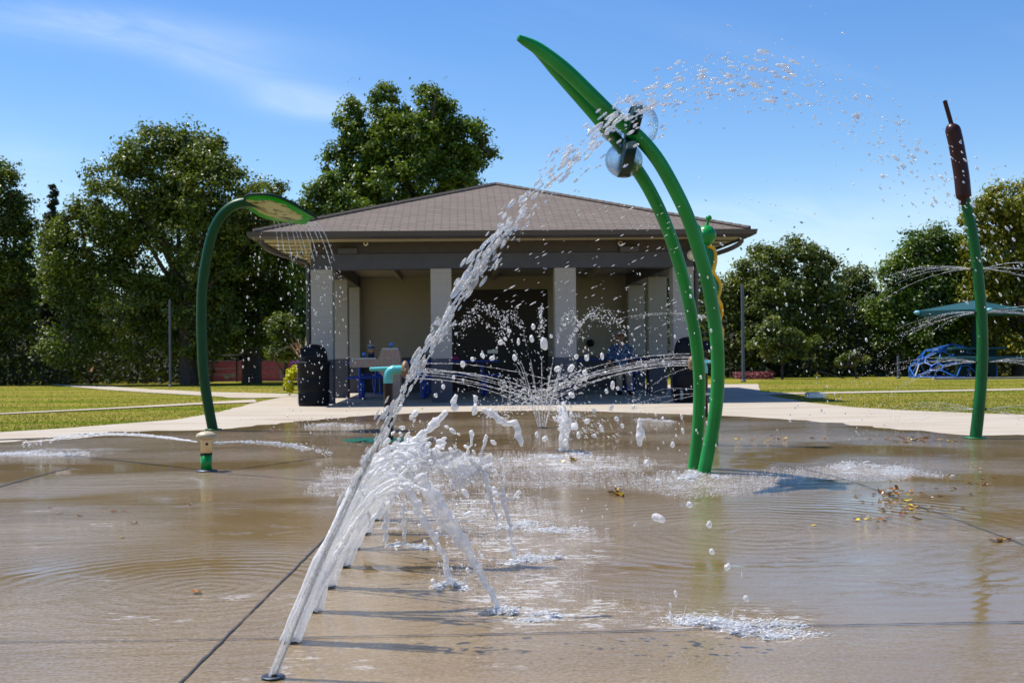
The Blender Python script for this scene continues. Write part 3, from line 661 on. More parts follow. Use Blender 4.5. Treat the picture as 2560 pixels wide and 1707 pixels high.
mb = MB(); cen = [(-.16, -.05, .62), (-.3, -.08, .5), (-.36, -.1, .32), (-.33, -.1, .18), (-.1, -.15, .6)]
p_, n_, s_ = leafcloud(cen, [(.14, .16, .1), (.13, .15, .14), (.11, .13, .14), (.1, .1, .12), (.14, .1, .08)], 900, .05, .4, 5)
quads(mb, p_, n_, s_*1.3, .8, 5); mb.build('trailing_leaves', M['lime'], pl, tone=np.repeat(RNG.random(900), 4))
mb = MB(); p_, n_, s_ = leafcloud([(-.22, -.02, .74), (-.1, 0, .72)], [(.14, .12, .05), (.1, .1, .05)], 120, .035, .6, 6); quads(mb, p_, n_, s_, .9, 6); mb.build('flowers', M['purple'], pl)
mb = MB()
for k in range(46):
    a = random.uniform(0, 2*PI); L = random.uniform(.45, .85); o_ = random.uniform(.12, .38)
    q = spline([(0, 0, .5), (math.cos(a)*o_*.3, math.sin(a)*o_*.3, .5+L*.5), (math.cos(a)*o_, math.sin(a)*o_, .5+L)], 10)
    r_ = [.004]*5+[.006, .014, .018, .014, .004] if k % 2 else [.004]*9+[.001]
    mb.tube(q, r_, 5, False)
mb.build('grass_plume', M['plume'], pl)

# ------------------------------------------------------------------ seated man
MY = 27.0; mx_ = P(1426, 850, MY)[0]
man = None
def chain(mb, pts, r, k=14, n=10): mb.tube(spline(pts, k), np.interp(np.linspace(0, len(r)-1, k), range(len(r)), r), n)
b0 = np.array([mx_, MY, 0.0])
mb = MB(); A = lambda *q: [tuple(np.array(x)) for x in q]
chain(mb, A((0, 0, .52), (0, .02, .75), (0, .03, .95), (0, .02, 1.04)), [.15, .145, .15, .10]); chain(mb, A((-.15, .02, .99), (0, .02, 1.02), (.15, .02, .99)), [.06, .07, .06])
chain(mb, A((0, .02, 1.0), (0, -.005, 1.12)), [.062, .055], 6)
sph(mb, (0, -.01, 1.245), .085, (.9, 1.08, 1.12), I2); sph(mb, (0, -.035, 1.185), .06, (.95, 1, .9), I2)     # skull, jaw
sph(mb, (0, -.105, 1.225), .014, (.8, 1, 1.5), I1)                                                   # nose
for s_ in (-1, 1):
    sph(mb, (s_*.078, 0, 1.235), .02, (.5, 1, 1.5), I1)
    chain(mb, A((s_*.19, .02, .98), (s_*.245, .03, .82), (s_*.25, -.02, .70)), [.052, .048, .038])
    chain(mb, A((s_*.25, -.02, .70), (s_*.17, -.2, .61), (s_*.11, -.28, .585)), [.04, .034, .026])
    sph(mb, (s_*.085, -.315, .575), .036, (.9, 1.2, .5), I2)
    for f in range(4): chain(mb, A((s_*(.105-f*.018), -.34, .58), (s_*(.095-f*.02), -.375+.004*f, .572), (s_*(.08-f*.018), -.395+.006*f*(1+f % 2), .552)), [.0095, .009, .008], 8, 6)
    chain(mb, A((s_*.055, -.30, .585), (s_*.03, -.33, .585), (s_*.025, -.355, .575)), [.011, .01, .009], 8, 6)
    lx = -.09 if s_ < 0 else .11
    chain(mb, A((s_*.09, 0, .5), (lx*1.1, -.25, .52), (lx, -.42, .5)), [.085, .075, .058]); chain(mb, A((lx, -.42, .5), (lx, -.43, .3), (lx+(.04 if s_ > 0 else 0), -.40, .1)), [.058, .055, .038])
    chain(mb, A((lx+(.04 if s_ > 0 else 0), -.38, .07), (lx+(.05 if s_ > 0 else 0), -.55, .05)), [.045, .035], 8)
man = mb.build('person', M['skin'], None, True); man.location = b0; man.rotation_euler = (0, 0, .05); remesh(man, .0075, 2)
tag(man, 'seated man in sunglasses and a blue patterned shirt under the pavilion', 'person')
m, nt, b, _ = mat('patterned_shirt'); v = coords(nt)
c = ramp(nt, noise(nt, v, 22, 3, .6, 1.5), [(.45, (.008, .03, .13)), (.52, (.04, .12, .32)), (.6, (.35, .45, .6))]); nt.links.new(c, b.inputs['Base Color']); b.inputs['Roughness'].default_value = .8; M['shirt'] = m
mb = MB(); chain(mb, A((0, 0, .5), (0, .02, .75), (0, .03, .95), (0, .02, 1.045)), [.175, .168, .168, .095]); chain(mb, A((-.17, .02, .995), (0, .02, 1.02), (.17, .02, .995)), [.072, .085, .072])
for s_ in (-1, 1): chain(mb, A((s_*.18, .02, .99), (s_*.24, .03, .85), (s_*.255, 0, .74)), [.072, .072, .066])
remesh(mb.build('shirt', M['shirt'], man, True), .012, 2)
mb = MB()
for s_ in (-1, 1):
    lx = -.09 if s_ < 0 else .11
    chain(mb, A((s_*.09, 0, .5), (lx*1.1, -.25, .52), (lx, -.42, .5)), [.11, .095, .075]); chain(mb, A((lx, -.42, .5), (lx, -.43, .3), (lx+(.03 if s_ > 0 else 0), -.405, .17)), [.075, .07, .06])
remesh(mb.build('trousers', M['khaki'], man, True), .012, 2)
mb = MB(); sph(mb, (0, .012, 1.265), .095, (.92, 1.08, 1.08), I2); mb2 = np.vstack(mb.V)
# hair cap: keep above the brow and round the back
keepV, keepF = mb2, np.vstack(mb.F[3]); ok = [f for f in keepF if all((keepV[i][1] > -.035 or keepV[i][2] > 1.30) and keepV[i][2] > 1.19 for i in f)]
mb = MB().add(keepV, ok); o = mb.build('hair', M['hair'], man, True); sm = o.modifiers.new('solid', 'SOLIDIFY'); sm.thickness = .012
mb = MB()
for s_ in (-1, 1): sph(mb, (s_*.034, -.092, 1.252), .027, (1.05, .35, .75), I2)
mb.box((0, -.1, 1.257), (.03, .008, .01)); mb.box((-.078, -.04, 1.257), (.006, .1, .01)); mb.box((.078, -.04, 1.257), (.006, .1, .01)); mb.build('sunglasses', M['blackgap'], man, True)
mb = MB(); mb.box((0, -.098, 1.178), (.045, .012, .007)); mb.build('mouth', M['rust'], man)
for s_ in (-1, 1):
    lx = -.09 if s_ < 0 else .15
    mb = MB(); chain(mb, A((lx, -.385, .055), (lx, -.48, .055), (lx+.005, -.575, .045)), [.055, .05, .042], 10); remesh(mb.build('shoe', M['black'], man, True), .01, 2)
mb = MB()
for lx in (-.09, .15): chain(mb, A((lx, -.4, .2), (lx, -.4, .1)), [.047, .05], 6)
mb.build('sock', M['sock'], man, True)

# ------------------------------------------------------------------ splash pad features
def pipe_pts(pl_, Y0, Y1, n=60):
    k = len(pl_); return spline([P(a, b_, Y0+(Y1-Y0)*(i/(k-1))**1.3) for i, (a, b_) in enumerate(pl_)], n)
Yb = G(1615, 1088)[1]
arch = empty('arched_spray_feature', G(1603, 1083), 0, 'tall pair of curved green pipes meeting at a pointed tip over the splash pad', 'water feature')
def world_child(o, par):                       # meshes are made in world space; keep them there under the empty
    o.parent = par; o.matrix_parent_inverse = Matrix.Translation(-Vector(par.location)) if not any(par.rotation_euler) else par.matrix_basis.inverted(); return o
B = [(1615, 1093), (1634, 1000), (1645, 930), (1649, 850), (1645, 770), (1628, 660), (1606, 580), (1580, 500), (1546, 428), (1507, 362), (1462, 311), (1409, 268), (1368, 228), (1301, 163), (1240, 115), (1190, 87)]
A_ = [(1592, 1083), (1602, 1000), (1606, 930), (1606, 860), (1598, 780), (1579, 680), (1555, 590), (1527, 510), (1492, 437), (1455, 378), (1415, 322), (1366, 264), (1312, 203), (1264, 150), (1225, 112), (1190, 88)]
Ya, Ybb = G(1592, 1080)[1], G(1615, 1090)[1]
pb_ = pipe_pts(B, Ybb, Ybb-.75, 90); pa_ = pipe_pts(A_, Ya, Ybb-.72, 90)
rB = np.interp(np.linspace(0, 1, 90), [0, .90, .96, .985, 1], [.050, .050, .044, .034, .022]); rA = np.interp(np.linspace(0, 1, 90), [0, .75, .9, 1], [.047, .047, .042, .012])
for p_, r_ in ((pb_, rB), (pa_, rA)): world_child(MB().tube(p_, r_, 20).build('pipe', M['green'], arch if False else None, True), arch)
# winged bubble ornament: dark plate edge-on with clear lobes
Yw = Ybb-.35
cl_ = [P(1459, 250, Yw), P(1453, 290, Yw), P(1446, 325, Yw), P(1438, 365, Yw), P(1433, 405, Yw)]
cl_ = spline(cl_, 26); t_ = np.linspace(0, 1, 26)
hw = .03+.30*np.abs(np.sin(t_*PI*1.90+.30))**.75     # half-depth of the plate: two lobes
hx = np.interp(t_, [0, .2, .55, 1], [.028, .034, .040, .036])
V = []; 
for p_, h_, x_ in zip(cl_, hw, hx):
    for sy, sx in ((-1, -1), (-1, 1), (1, 1), (1, -1)): V.append((p_[0]+sx*x_, p_[1]+sy*h_*(1 if sy > 0 else 1.15), p_[2]))
F = [[4*i+j, 4*i+(j+1) % 4, 4*i+4+(j+1) % 4, 4*i+4+j] for i in range(25) for j in range(4)]+[[0, 1, 2, 3], [100, 103, 102, 101]]
o = MB().add(V, F).build('wing_plate', M['dteal']); bevel(world_child(o, arch), .01)
for (a, b_, r_, sc) in ((1433, 368, .135, (1, .8, .95)), (1480, 288, .125, (.8, .8, 1.15)), (1406, 286, .115, (.85, .8, 1.1))):
    o = sph(MB(), P(a, b_, Yw), r_, sc).build('clear_lobe', M['acrylic'], None, True); world_child(o, arch); sm = o.modifiers.new('s', 'SOLIDIFY'); sm.thickness = .012

# leaf shower
lb = G(490, 990); LY = lb[1]
ls = empty('leaf_shower', lb, 0, 'curved green pole ending in a green and cream leaf that rains water', 'water feature')
pts = [(490, 992), (480, 940), (469, 870), (464, 790), (463, 700), (467, 640), (477, 580), (490, 530), (508, 497), (530, 476), (552, 467), (575, 465), (600, 468)]
world_child(MB().tube(spline([P(a, b_, LY) for a, b_ in pts], 90), .062, 20).build('pole', M['green_shaded'], None, True), ls)
world_child(MB().lathe([(0, 0), (.1, 0), (.1, .014), (0, .014)], (lb[0], lb[1], .016), 24).build('base_plate', M['dgreen'], None, True), ls)
o_ = P(563, 464, LY); e_ = P(727, 500, LY); U_ = e_-o_; LL = np.linalg.norm(U_); U_ /= LL; W_ = np.array([0, -1, .34]); W_ /= np.linalg.norm(W_); Nn = np.cross(U_, W_)
if Nn[2] < 0: Nn = -Nn
uu = np.linspace(0, 1, 40); NV = 13; V = []; UVs = []
for u in uu:
    w_ = .37*math.sin(PI*min(1, u**.75))**.62 if 0 < u < 1 else 0.0
    if u > .93: w_ *= 1
    for k in range(NV):
        s_ = (k/(NV-1)*2-1); notch = 0
        V.append(o_+U_*LL*(u-(.10*max(0, s_*-1)**1.5 if u > .8 else 0)*(u-.8)*5)+W_*w_*s_+Nn*(-.05*(1-s_*s_)*math.sin(PI*u)+.012*math.sin(9*u+s_*3)*abs(s_)))
        UVs.append((u, (s_+1)/2))
F = [[i*NV+j, i*NV+j+1, (i+1)*NV+j+1, (i+1)*NV+j] for i in range(39) for j in range(NV-1)]
o = MB().add(V, F).build('leaf', M['leafpanel'], None, True, uv=np.array(UVs)); world_child(o, ls); sm = o.modifiers.new('s', 'SOLIDIFY'); sm.thickness = .014
V = np.array(V).reshape(40, NV, 3)
world_child(MB().tube(V[:, -1], .016, 8).build('rim', M['dteal'], None, True), ls)

# mushroom nozzle
nb = G(474, 1086); mk = empty('mushroom_nozzle', nb, 0, 'short green and cream post with a domed beige cap squirting sideways', 'water feature'); sc_ = MPP(nb[1])
hh = lambda d: (1086-d)*sc_
MB().lathe([(0, .016), (.085, .016), (.085, .022), (.05, .028), (0, .028)], n=32).build('base_ring', M['ring'], mk, True)
MB().lathe([(0, .02), (.044, .02), (.044, hh(1044)), (0, hh(1044))], n=28).build('post', M['green'], mk, True)
MB().lathe([(.0445, hh(1044)), (.047, hh(1044)), (.047, hh(1040)), (.0445, hh(1040))], n=28).build('collar', M['blackgap'], mk, True)
nk = MB().lathe([(0, hh(1040)), (.0435, hh(1040)), (.0435, hh(1012)), (.05, hh(1009)), (0, hh(1009))], n=28).build('neck', M['cream'], mk, True)
z_ = hh(1009); MB().lathe([(0, z_), (.055, z_), (.074, z_+.012), (.079, z_+.028), (.07, z_+.045), (.045, z_+.058), (.02, z_+.064), (0, z_+.065)], n=32).build('cap', M['capbeige'], mk, True)
MB().tube([(.016, -.043, hh(1019)), (.0165, -.047, hh(1019))], .010, 14).build('nozzle', M['blackgap'], nk)

# water cannons
def cannon(base, flip, label, withpad):
    t = empty('water_cannon', base, PI if flip else 0, label, 'water cannon', 'teal water cannons')
    if withpad:
        mb = MB(); n = 60; V = [(0, 0, .022)]
        for k in range(n):
            a = k*2*PI/n; r_ = .36*(1+.05*math.sin(3*a)+.03*math.sin(7*a)); r_ *= .35 if abs(a-4.3) < .08 else 1
            V.append((r_*math.cos(a)-.12, r_*math.sin(a), .022))
        mb.add(V, [[0, 1+k, 1+(k+1) % n] for k in range(n)]); o = mb.build('lily_pad', M['lily'], t); sm = o.modifiers.new('s', 'SOLIDIFY'); sm.thickness = .008
    MB().tube([(0, 0, .015), (0, 0, .62)], .049, 20).build('post', M['brownpipe'], t, True)
    mb = MB(); mb.tube(spline([(0, 0, .61), (0, 0, .68), (.012, 0, .72), (.05, 0, .745), (.10, 0, .75), (.155, 0, .75)], 24), [.05]*16+[.046]*8, 20)
    hd = mb.build('elbow', M['teal'], t, True)
    MB().tube(spline([(.06, 0, .765), (-.05, 0, .762), (-.19, 0, .758)], 12), [.02]*12, 12).build('handle', M['teal'], hd, True)
    d = MB().lathe([(0, -.035), (.05, -.03), (.085, -.012), (.096, .006), (.088, .025), (.055, .042), (0, .05)], (.17, 0, .75), 28, M=[[0, 0, 1], [0, 1, 0], [-1, 0, 0]]).build('nozzle_disc', M['tan'], t, True)
    return t
cb = G(893, 1014); cannon((cb[0], cb[1], 0), False, 'teal water cannon on a brown post rising from a dark green lily pad', True)
cb2 = P(1590, 830, 17.3); cannon((cb2[0]+.16, 17.3, 0), True, 'teal water cannon with tan disc, half hidden behind the green arched pipes', False)

# caterpillar spray pole
ky = 12.1
kt = empty('bug_spray_pole', (P(1640, 1000, ky)[0], ky, 0), 0, 'green pole with round antennaed head and yellow wavy wings behind the arched pipes', 'water feature')
pts = [P(a, b_, ky) for a, b_ in [(1612, 560), (1625, 600), (1637, 660), (1645, 730), (1648, 800), (1645, 900), (1640, 1000)]]; pts.append(np.array([P(1638, 1000, ky)[0], ky, .015]))
world_child(MB().tube(spline(pts, 60), .045, 16).build('pole', M['green'], None, True), kt)
hc = P(1622, 540, ky); hd = sph(MB(), hc, 23*MPP(ky)).build('head', M['green'], None, True); world_child(hd, kt)
for a, b_, c_, d_ in ((1608, 525, 1592, 506), (1624, 520, 1628, 501)):
    mb = MB(); mb.tube([P(a, b_, ky), P(c_, d_, ky-.02)], [.015, .011], 8); sph(mb, P(c_, d_, ky-.02), .029, t=I2)
    o = mb.build('antenna', M['green'], None, True); world_child(o, kt)
for side, seq in ((1, [(1630, 570), (1643, 580), (1646, 605), (1641, 632), (1653, 650), (1657, 668), (1652, 690), (1658, 705), (1660, 725), (1655, 745), (1661, 765), (1660, 790), (1654, 812)]),
                  (-1, [(1622, 570), (1611, 590), (1616, 620), (1628, 645), (1626, 665), (1630, 690), (1638, 715), (1636, 745), (1640, 790)])):
    q = spline([P(a-3*side, b_-6, ky+.03*math.sin(i*1.7)) for i, (a, b_) in enumerate(seq)], 70)
    pole_x = np.interp(q[:, 2][::-1], spline(pts, 60)[:, 2][::-1], spline(pts, 60)[:, 0][::-1])[::-1]
    o = MB().tube(q, .021, 8).build('wing_trim', M['yellow'], None, True); world_child(o, kt)
    V = np.vstack([q, np.stack([pole_x, np.full(70, ky), q[:, 2]], 1)])
    o = MB().add(V, [[i, i+1, 71+i, 70+i] for i in range(69)]).build('wing', M['dgreen'], None, True); world_child(o, kt); sm = o.modifiers.new('s', 'SOLIDIFY'); sm.thickness = .012

# cattail spray pole
tb = G(2240, 1010); ty = tb[1]
ct = empty('cattail_spray_pole', tb, 0, 'slim green spray pole topped with a dark maroon cattail head', 'water feature')
seq = [(2240, 1012), (2246, 960), (2252, 900), (2256, 830), (2256, 760), (2252, 690), (2244, 610), (2234, 540), (2222, 480), (2217, 458)]
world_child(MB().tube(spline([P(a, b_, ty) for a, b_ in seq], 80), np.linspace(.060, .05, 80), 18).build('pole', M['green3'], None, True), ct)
q = spline([P(2218, 466, ty), P(2214, 455, ty), P(2208, 400, ty), P(2196, 330, ty), P(2187, 292, ty), P(2186, 283, ty)], 40)
tt_ = np.linspace(0, 1, 40)
world_child(MB().tube(q, np.where(tt_ < .06, .05, np.where(tt_ < .9, .076, .076*np.sqrt(np.clip(1-((tt_-.9)/.1)**2, .03, 1)))), 22).build('cattail_head', M['maroon'], None, True), ct)
world_child(MB().tube([P(2186, 288, ty), P(2170, 232, ty)], .022, 10).build('spike', M['maroon'], None, True), ct)
NOZ = [(2243, 618), (2252, 718), (2256, 832), (2251, 940)]
for a, b_ in NOZ:
    for s_ in (-1, 1):
        c_ = P(a, b_, ty); world_child(MB().tube([c_+[s_*.045, 0, 0], c_+[s_*.062, 0, 0]], .014, 10).build('nozzle', M['blackgap']), ct)
world_child(MB().lathe([(0, 0), (.11, 0), (.11, .012), (0, .012)], (tb[0], tb[1], .016), 24).build('base_plate', M['dgreen'], None, True), ct)

# ground nozzles
ROW = [(627, 1557), (668, 1474), (716, 1404), (752, 1349), (788, 1301), (812, 1261), (836, 1226), (856, 1195)]
NP = [G(a, b_, .014) for a, b_ in ROW]
ords = ['nearest the camera, alone at the bottom edge', 'second from the camera, on the cross joint', 'third from the camera in the row', 'fourth from the camera in the row', 'fifth from the camera in the row', 'sixth from the camera in the row', 'seventh from the camera in the row', 'farthest from the camera in the row']
def nozzle(p, label, r_=.034, grp='ground nozzles in the row of jets'):
    t = empty('ground_nozzle', (p[0], p[1], .018), 0, label, 'nozzle', grp)
    MB().lathe([(0, .001), (r_, .001), (r_, .002), (r_*.9, .004), (r_*.8, .003), (r_*.45, .004), (r_*.4, .001), (0, .001)], n=32).build('ring', M['ring'], t, True)
    MB().lathe([(0, .0045), (r_*.38, .0045), (r_*.34, .0075), (0, .0075)], n=20).build('orifice', M['blackgap'], t, True)
for p_, l_ in zip(NP, ords): nozzle(p_, 'round steel ground nozzle '+l_)
FP = G(1245, 985); GP = G(1295, 1040)
nozzle(FP, 'round ground nozzle under the fine fanning fountain', .07, 'separate ground nozzles'); nozzle(GP, 'round ground nozzle under the short foaming geyser', .07, 'separate ground nozzles')

# ------------------------------------------------------------------ water
G9 = 1.0
def parab(n0, ap, s):
    n0 = np.asarray(n0); ap = np.asarray(ap); s = np.asarray(s)[..., None]
    p = n0+(ap-n0)*s; p[..., 2] = (n0[2]+(ap[2]-n0[2])*(1-(1-s)**2))[..., 0]; return p
def ptan(n0, ap, s):
    s = np.asarray(s)[..., None]; d = np.repeat((ap-n0)[None], len(s), 0).astype(float); d[:, 2] = ((ap[2]-n0[2])*2*(1-s))[:, 0]; return d
def jet(mb, n0, ap, s0, s1, K, spread, r0, sb, r_drop, n_drop, seed, el=1.8, joff=.012, jit=.01, tm=I0, ramp_end=None):
    """K strands that hold together up to about sb and then break into drops until s1"""
    r = np.random.default_rng(seed); n0 = np.array(n0, float); ap = np.array(ap, float)
    Z1 = r.normal(0, 1, (K, 3)); Z2_ = r.normal(0, 1, (K, 3)); Z3 = r.normal(0, 1, (K, 3))
    if K > 2: Z1 -= Z1.mean(0); Z2_ -= Z2_.mean(0); Z3 -= Z3.mean(0)
    for k in range(K):
        a = n0+Z1[k]*joff*[1, 1, 0]; e = n0+(ap-n0)*(1+Z2_[k]*spread)+Z3[k]*joff*1.5; e[1] = ap[1]+r.normal(0, spread*2)
        se = min(s1, sb*r.uniform(.8, 1.15)); m = max(8, int((se-s0)*60))
        s = np.linspace(s0, se, m); p = parab(a, e, s)
        w_ = np.cumsum(r.normal(0, 1, (m, 3)), 0); w_ -= np.linspace(0, 1, m)[:, None]*w_[-1]; p = p+w_*jit*.12*np.linspace(.1, 1, m)[:, None]
        rr = r0*(1+.3*np.convolve(r.normal(0, 1, m+4), np.ones(5)/2.2, 'valid'))*np.interp(s, [s0, se*.8, se], [1, .8, .35]); rr = np.clip(rr, r0*.3, r0*2)
        mb.tube(p, rr, 7)
    if n_drop:
        s = sb*.8+(s1-sb*.8)*r.random(n_drop); a = n0+r.normal(0, joff, (n_drop, 3))*[1, 1, 0]
        e = n0+(ap-n0)*(1+r.normal(0, spread, (n_drop, 3))); e[:, 1] = ap[1]+r.normal(0, spread*2, n_drop)
        ss = s[:, None]; p = a+(e-a)*ss; p[:, 2] = n0[2]+(e[:, 2]-n0[2])*(1-(1-s)**2)
        p += r.normal(0, 1, p.shape)*jit*(s[:, None]**1.2)
        d = (e-a); d[:, 2] = (e[:, 2]-n0[2])*2*(1-s)
        rd = r_drop*np.exp(r.normal(0, .38, n_drop)); ok = p[:, 2] > .02
        mb.blobs(p[ok], d[ok], rd[ok], el*r.uniform(.6, 1.4, ok.sum()), tm)
def wtag(o, label, grp=None, cat='water jet'): return tag(o, label, cat, grp)

# jet 1: the long high arc across the picture
Y1 = NP[0][1]; apx = P(1712, 182, Y1+.05)
mb = MB(); n0 = NP[0].copy(); n0[2] = .02
jet(mb, n0, apx, .0, 2.35, 11, .009, .0019, .26, .003, 0, 11, 2.2, .008, .012, I1)
o = mb.build('water_jet', M['w_drop'], None, True); wtag(o, 'long clear water jet arching high over the pad from the nearest nozzle')
mb = MB(); jet(mb, n0, apx, .18, .5, 0, .016, .003, .20, .0027, 300, 13, 4.2, .010, .013, I1); jet(mb, n0, apx, .3, .85, 0, .020, .003, .50, .0029, 210, 19, 3.4, .011, .016, I1); jet(mb, n0, apx, .3, 1.1, 0, .017, .003, .95, .0030, 110, 23, 2.8, .011, .014, I1); jet(mb, n0, apx, .3, 1.5, 0, .026, .003, .55, .0020, 380, 12, 2.8, .012, .020, I0)
jet(mb, n0, apx, .9, 2.35, 0, .024, .003, 1.0, .0020, 400, 14, 2.2, .012, .018, I1); jet(mb, n0, apx, 1.0, 2.45, 0, .045, .003, 1.1, .0016, 380, 16, 2.0, .012, .03, I0)
jet(mb, n0+[0, .02, 0], apx+[.02, -.03, -.02], 1.7, 2.6, 0, .04, .003, 2.25, .0046, 170, 15, 2.6, .012, .035, I1)
jet(mb, n0, apx, .35, .8, 0, .016, .003, .52, .0040, 40, 17, 2.4, .012, .012, I1)
o = mb.build('water_spray', M['w_clear'], None, True); tag(o, kind='stuff', label='fine drops shed along the high water arc', cat='water drops')

# jets 2..8
def white_jet(i, ap, s1, label, K=8, r0=.010, spread=.05, sb=1.0, nd=60, rd=.006, seed=0, m_='w_white', vox=.0075, jo=.014):
    mb = MB(); n0 = NP[i].copy(); n0[2] = .02
    jet(mb, n0, np.array(ap), 0, s1, K, spread, r0, sb, rd, nd, seed, 1.5, jo, .02, I1)
    o = mb.build('water_jet', M[m_], None, True)
    if vox: remesh(o, vox, 1)
    wtag(o, label, 'low white jets from the row of ground nozzles'); return o
white_jet(1, P(1235, 752, NP[1][1]-.02), .5, 'white water jet from the second nozzle, breaking into fat drops at its top', K=16, r0=.0090, spread=.05, sb=.30, nd=70, rd=.006, seed=21, vox=.006)
white_jet(2, P(925, 1050, NP[2][1]), 1.95, 'white water jet from the third nozzle, its thick ribbon landing nearest the camera', K=15, r0=.0095, spread=.055, sb=1.15, nd=110, rd=.005, seed=22, vox=.006)
white_jet(3, P(905, 1085, NP[3][1]), 1.95, 'white water jet from the fourth nozzle, falling as a ragged curtain', K=12, r0=.0095, spread=.06, sb=1.2, nd=110, rd=.005, seed=23, vox=.006)
white_jet(4, P(985, 1045, NP[4][1]), 1.9, 'white water jet from the fifth nozzle with a thin falling tail', K=11, r0=.010, spread=.07, sb=.9, nd=110, rd=.006, seed=24, vox=.0065)
white_jet(5, P(885, 1090, NP[5][1]), 1.95, 'white water jet from the sixth nozzle, short and dripping', K=10, r0=.0095, spread=.07, sb=1.3, nd=90, rd=.005, seed=25, vox=.0065)
white_jet(6, P(1005, 1010, NP[6][1]), 1.9, 'white water jet from the seventh nozzle with its sheet torn into fingers', K=8, r0=.012, spread=.07, sb=.85, nd=60, rd=.009, seed=26)
white_jet(7, P(965, 1020, NP[7][1]), 1.9, 'white water jet from the farthest nozzle of the row', K=6, r0=.012, spread=.08, sb=.9, nd=60, rd=.009, seed=27)

# ribbons, fingers and the thin torn sheet between them
Yf = NP[2][1]+.1
def ribbon(mb, pts, r_, Y, k=24, wob=.004):
    q = spline([P(a, b_, Y) for a, b_ in pts], k); q = q+RNG.normal(0, wob, q.shape)
    rr = np.interp(np.linspace(0, 1, k), np.linspace(0, 1, len(r_)), r_)*MPP(Y)*(1+RNG.normal(0, .12, k)); mb.tube(q, rr, 8)
mb = MB()
ribbon(mb, [(965, 1090), (1000, 1140), (1040, 1200), (1085, 1280), (1120, 1345), (1145, 1395)], [13, 14, 12, 11, 8, 7], NP[2][1], 34)
ribbon(mb, [(955, 1095), (990, 1150), (1030, 1210), (1065, 1270)], [8, 11, 9, 4], NP[2][1]+.02, 24)
ribbon(mb, [(930, 1110), (965, 1180), (1000, 1235), (1022, 1290), (1030, 1340)], [11, 10, 9, 6, 9], NP[3][1], 30)
ribbon(mb, [(900, 1120), (888, 1180), (885, 1248)], [6, 8, 6], NP[4][1], 24); ribbon(mb, [(925, 1160), (928, 1210), (925, 1252)], [5, 5, 4], NP[4][1], 20)
ribbon(mb, [(835, 1165), (850, 1190), (845, 1225)], [5, 4, 2], NP[3][1], 14)
ribbon(mb, [(1080, 1055), (1108, 1080), (1122, 1130), (1138, 1190), (1142, 1240)], [5, 6, 5, 3, 2], NP[4][1], 30)
ribbon(mb, [(1155, 1048), (1158, 1100), (1156, 1150), (1170, 1200), (1174, 1250), (1180, 1278)], [4, 3, 5, 5, 4, 6], NP[4][1], 30)
ribbon(mb, [(1070, 1045), (1082, 1020), (1084, 990)], [4, 3, 6], NP[4][1], 14); ribbon(mb, [(1100, 1062), (1110, 1030), (1118, 1000)], [4, 3, 6], NP[4][1], 14)
ribbon(mb, [(960, 1030), (966, 1000), (985, 985), (995, 960)], [7, 8, 5, 6], NP[4][1], 20); ribbon(mb, [(985, 990), (1010, 965), (1022, 945)], [5, 8, 6], NP[4][1], 16)
ribbon(mb, [(1113, 942), (1130, 950), (1150, 968), (1165, 972), (1182, 968), (1190, 990), (1196, 1022)], [7, 8, 9, 6, 9, 8, 5], NP[2][1], 30)
ribbon(mb, [(1090, 910), (1092, 930), (1087, 952)], [6, 4, 7], NP[2][1], 12); ribbon(mb, [(1045, 908), (1042, 940)], [5, 8], NP[2][1], 10)
ribbon(mb, [(1468, 962), (1470, 990), (1472, 1020)], [6, 9, 7], NP[1][1], 12)
ribbon(mb, [(1165, 1150), (1185, 1140), (1192, 1128)], [3, 3, 6], NP[4][1], 10)
# sheet
V = []; gx, gy = 34, 16
for j in range(gy):
    for i in range(gx):
        u, v_ = i/(gx-1), j/(gy-1); a = 905+225*u; b_ = 1020+28*u+(60+35*math.sin(u*PI))*v_*(1-.25*u)+6*math.sin(u*17)*(1-v_)+8*math.sin(u*11+1)*v_
        V.append(P(a, b_, NP[4][1]+.03*math.sin(u*9)+.03*math.cos(v_*7+u*5)))
F = [[j*gx+i, j*gx+i+1, (j+1)*gx+i+1, (j+1)*gx+i] for j in range(gy-1) for i in range(gx-1)]
F = [f for f in F if not ((f[0] % gx)/gx > .35 and (f[0] % gx)/gx < .55 and f[0]//gx > 8)]
o = mb.build('torn_water_sheet', M['w_white'], None, True); remesh(o, .0055, 1); wtag(o, 'torn sheet of water with fingers and ribbons falling from the jets', None, 'water')
r = np.random.default_rng(77); Va = np.array(V)+r.normal(0, .0035, (len(V), 3)); F = [f for f in F if r.random() > .04]
sh = MB().add(Va, F).build('film', water('thin_water_film', .45, .45, bs=120, bstr=1.0), o, True); sm = sh.modifiers.new('sub', 'SUBSURF'); sm.levels = 2; sm.render_levels = 2; sm = sh.modifiers.new('s', 'SOLIDIFY'); sm.thickness = .003

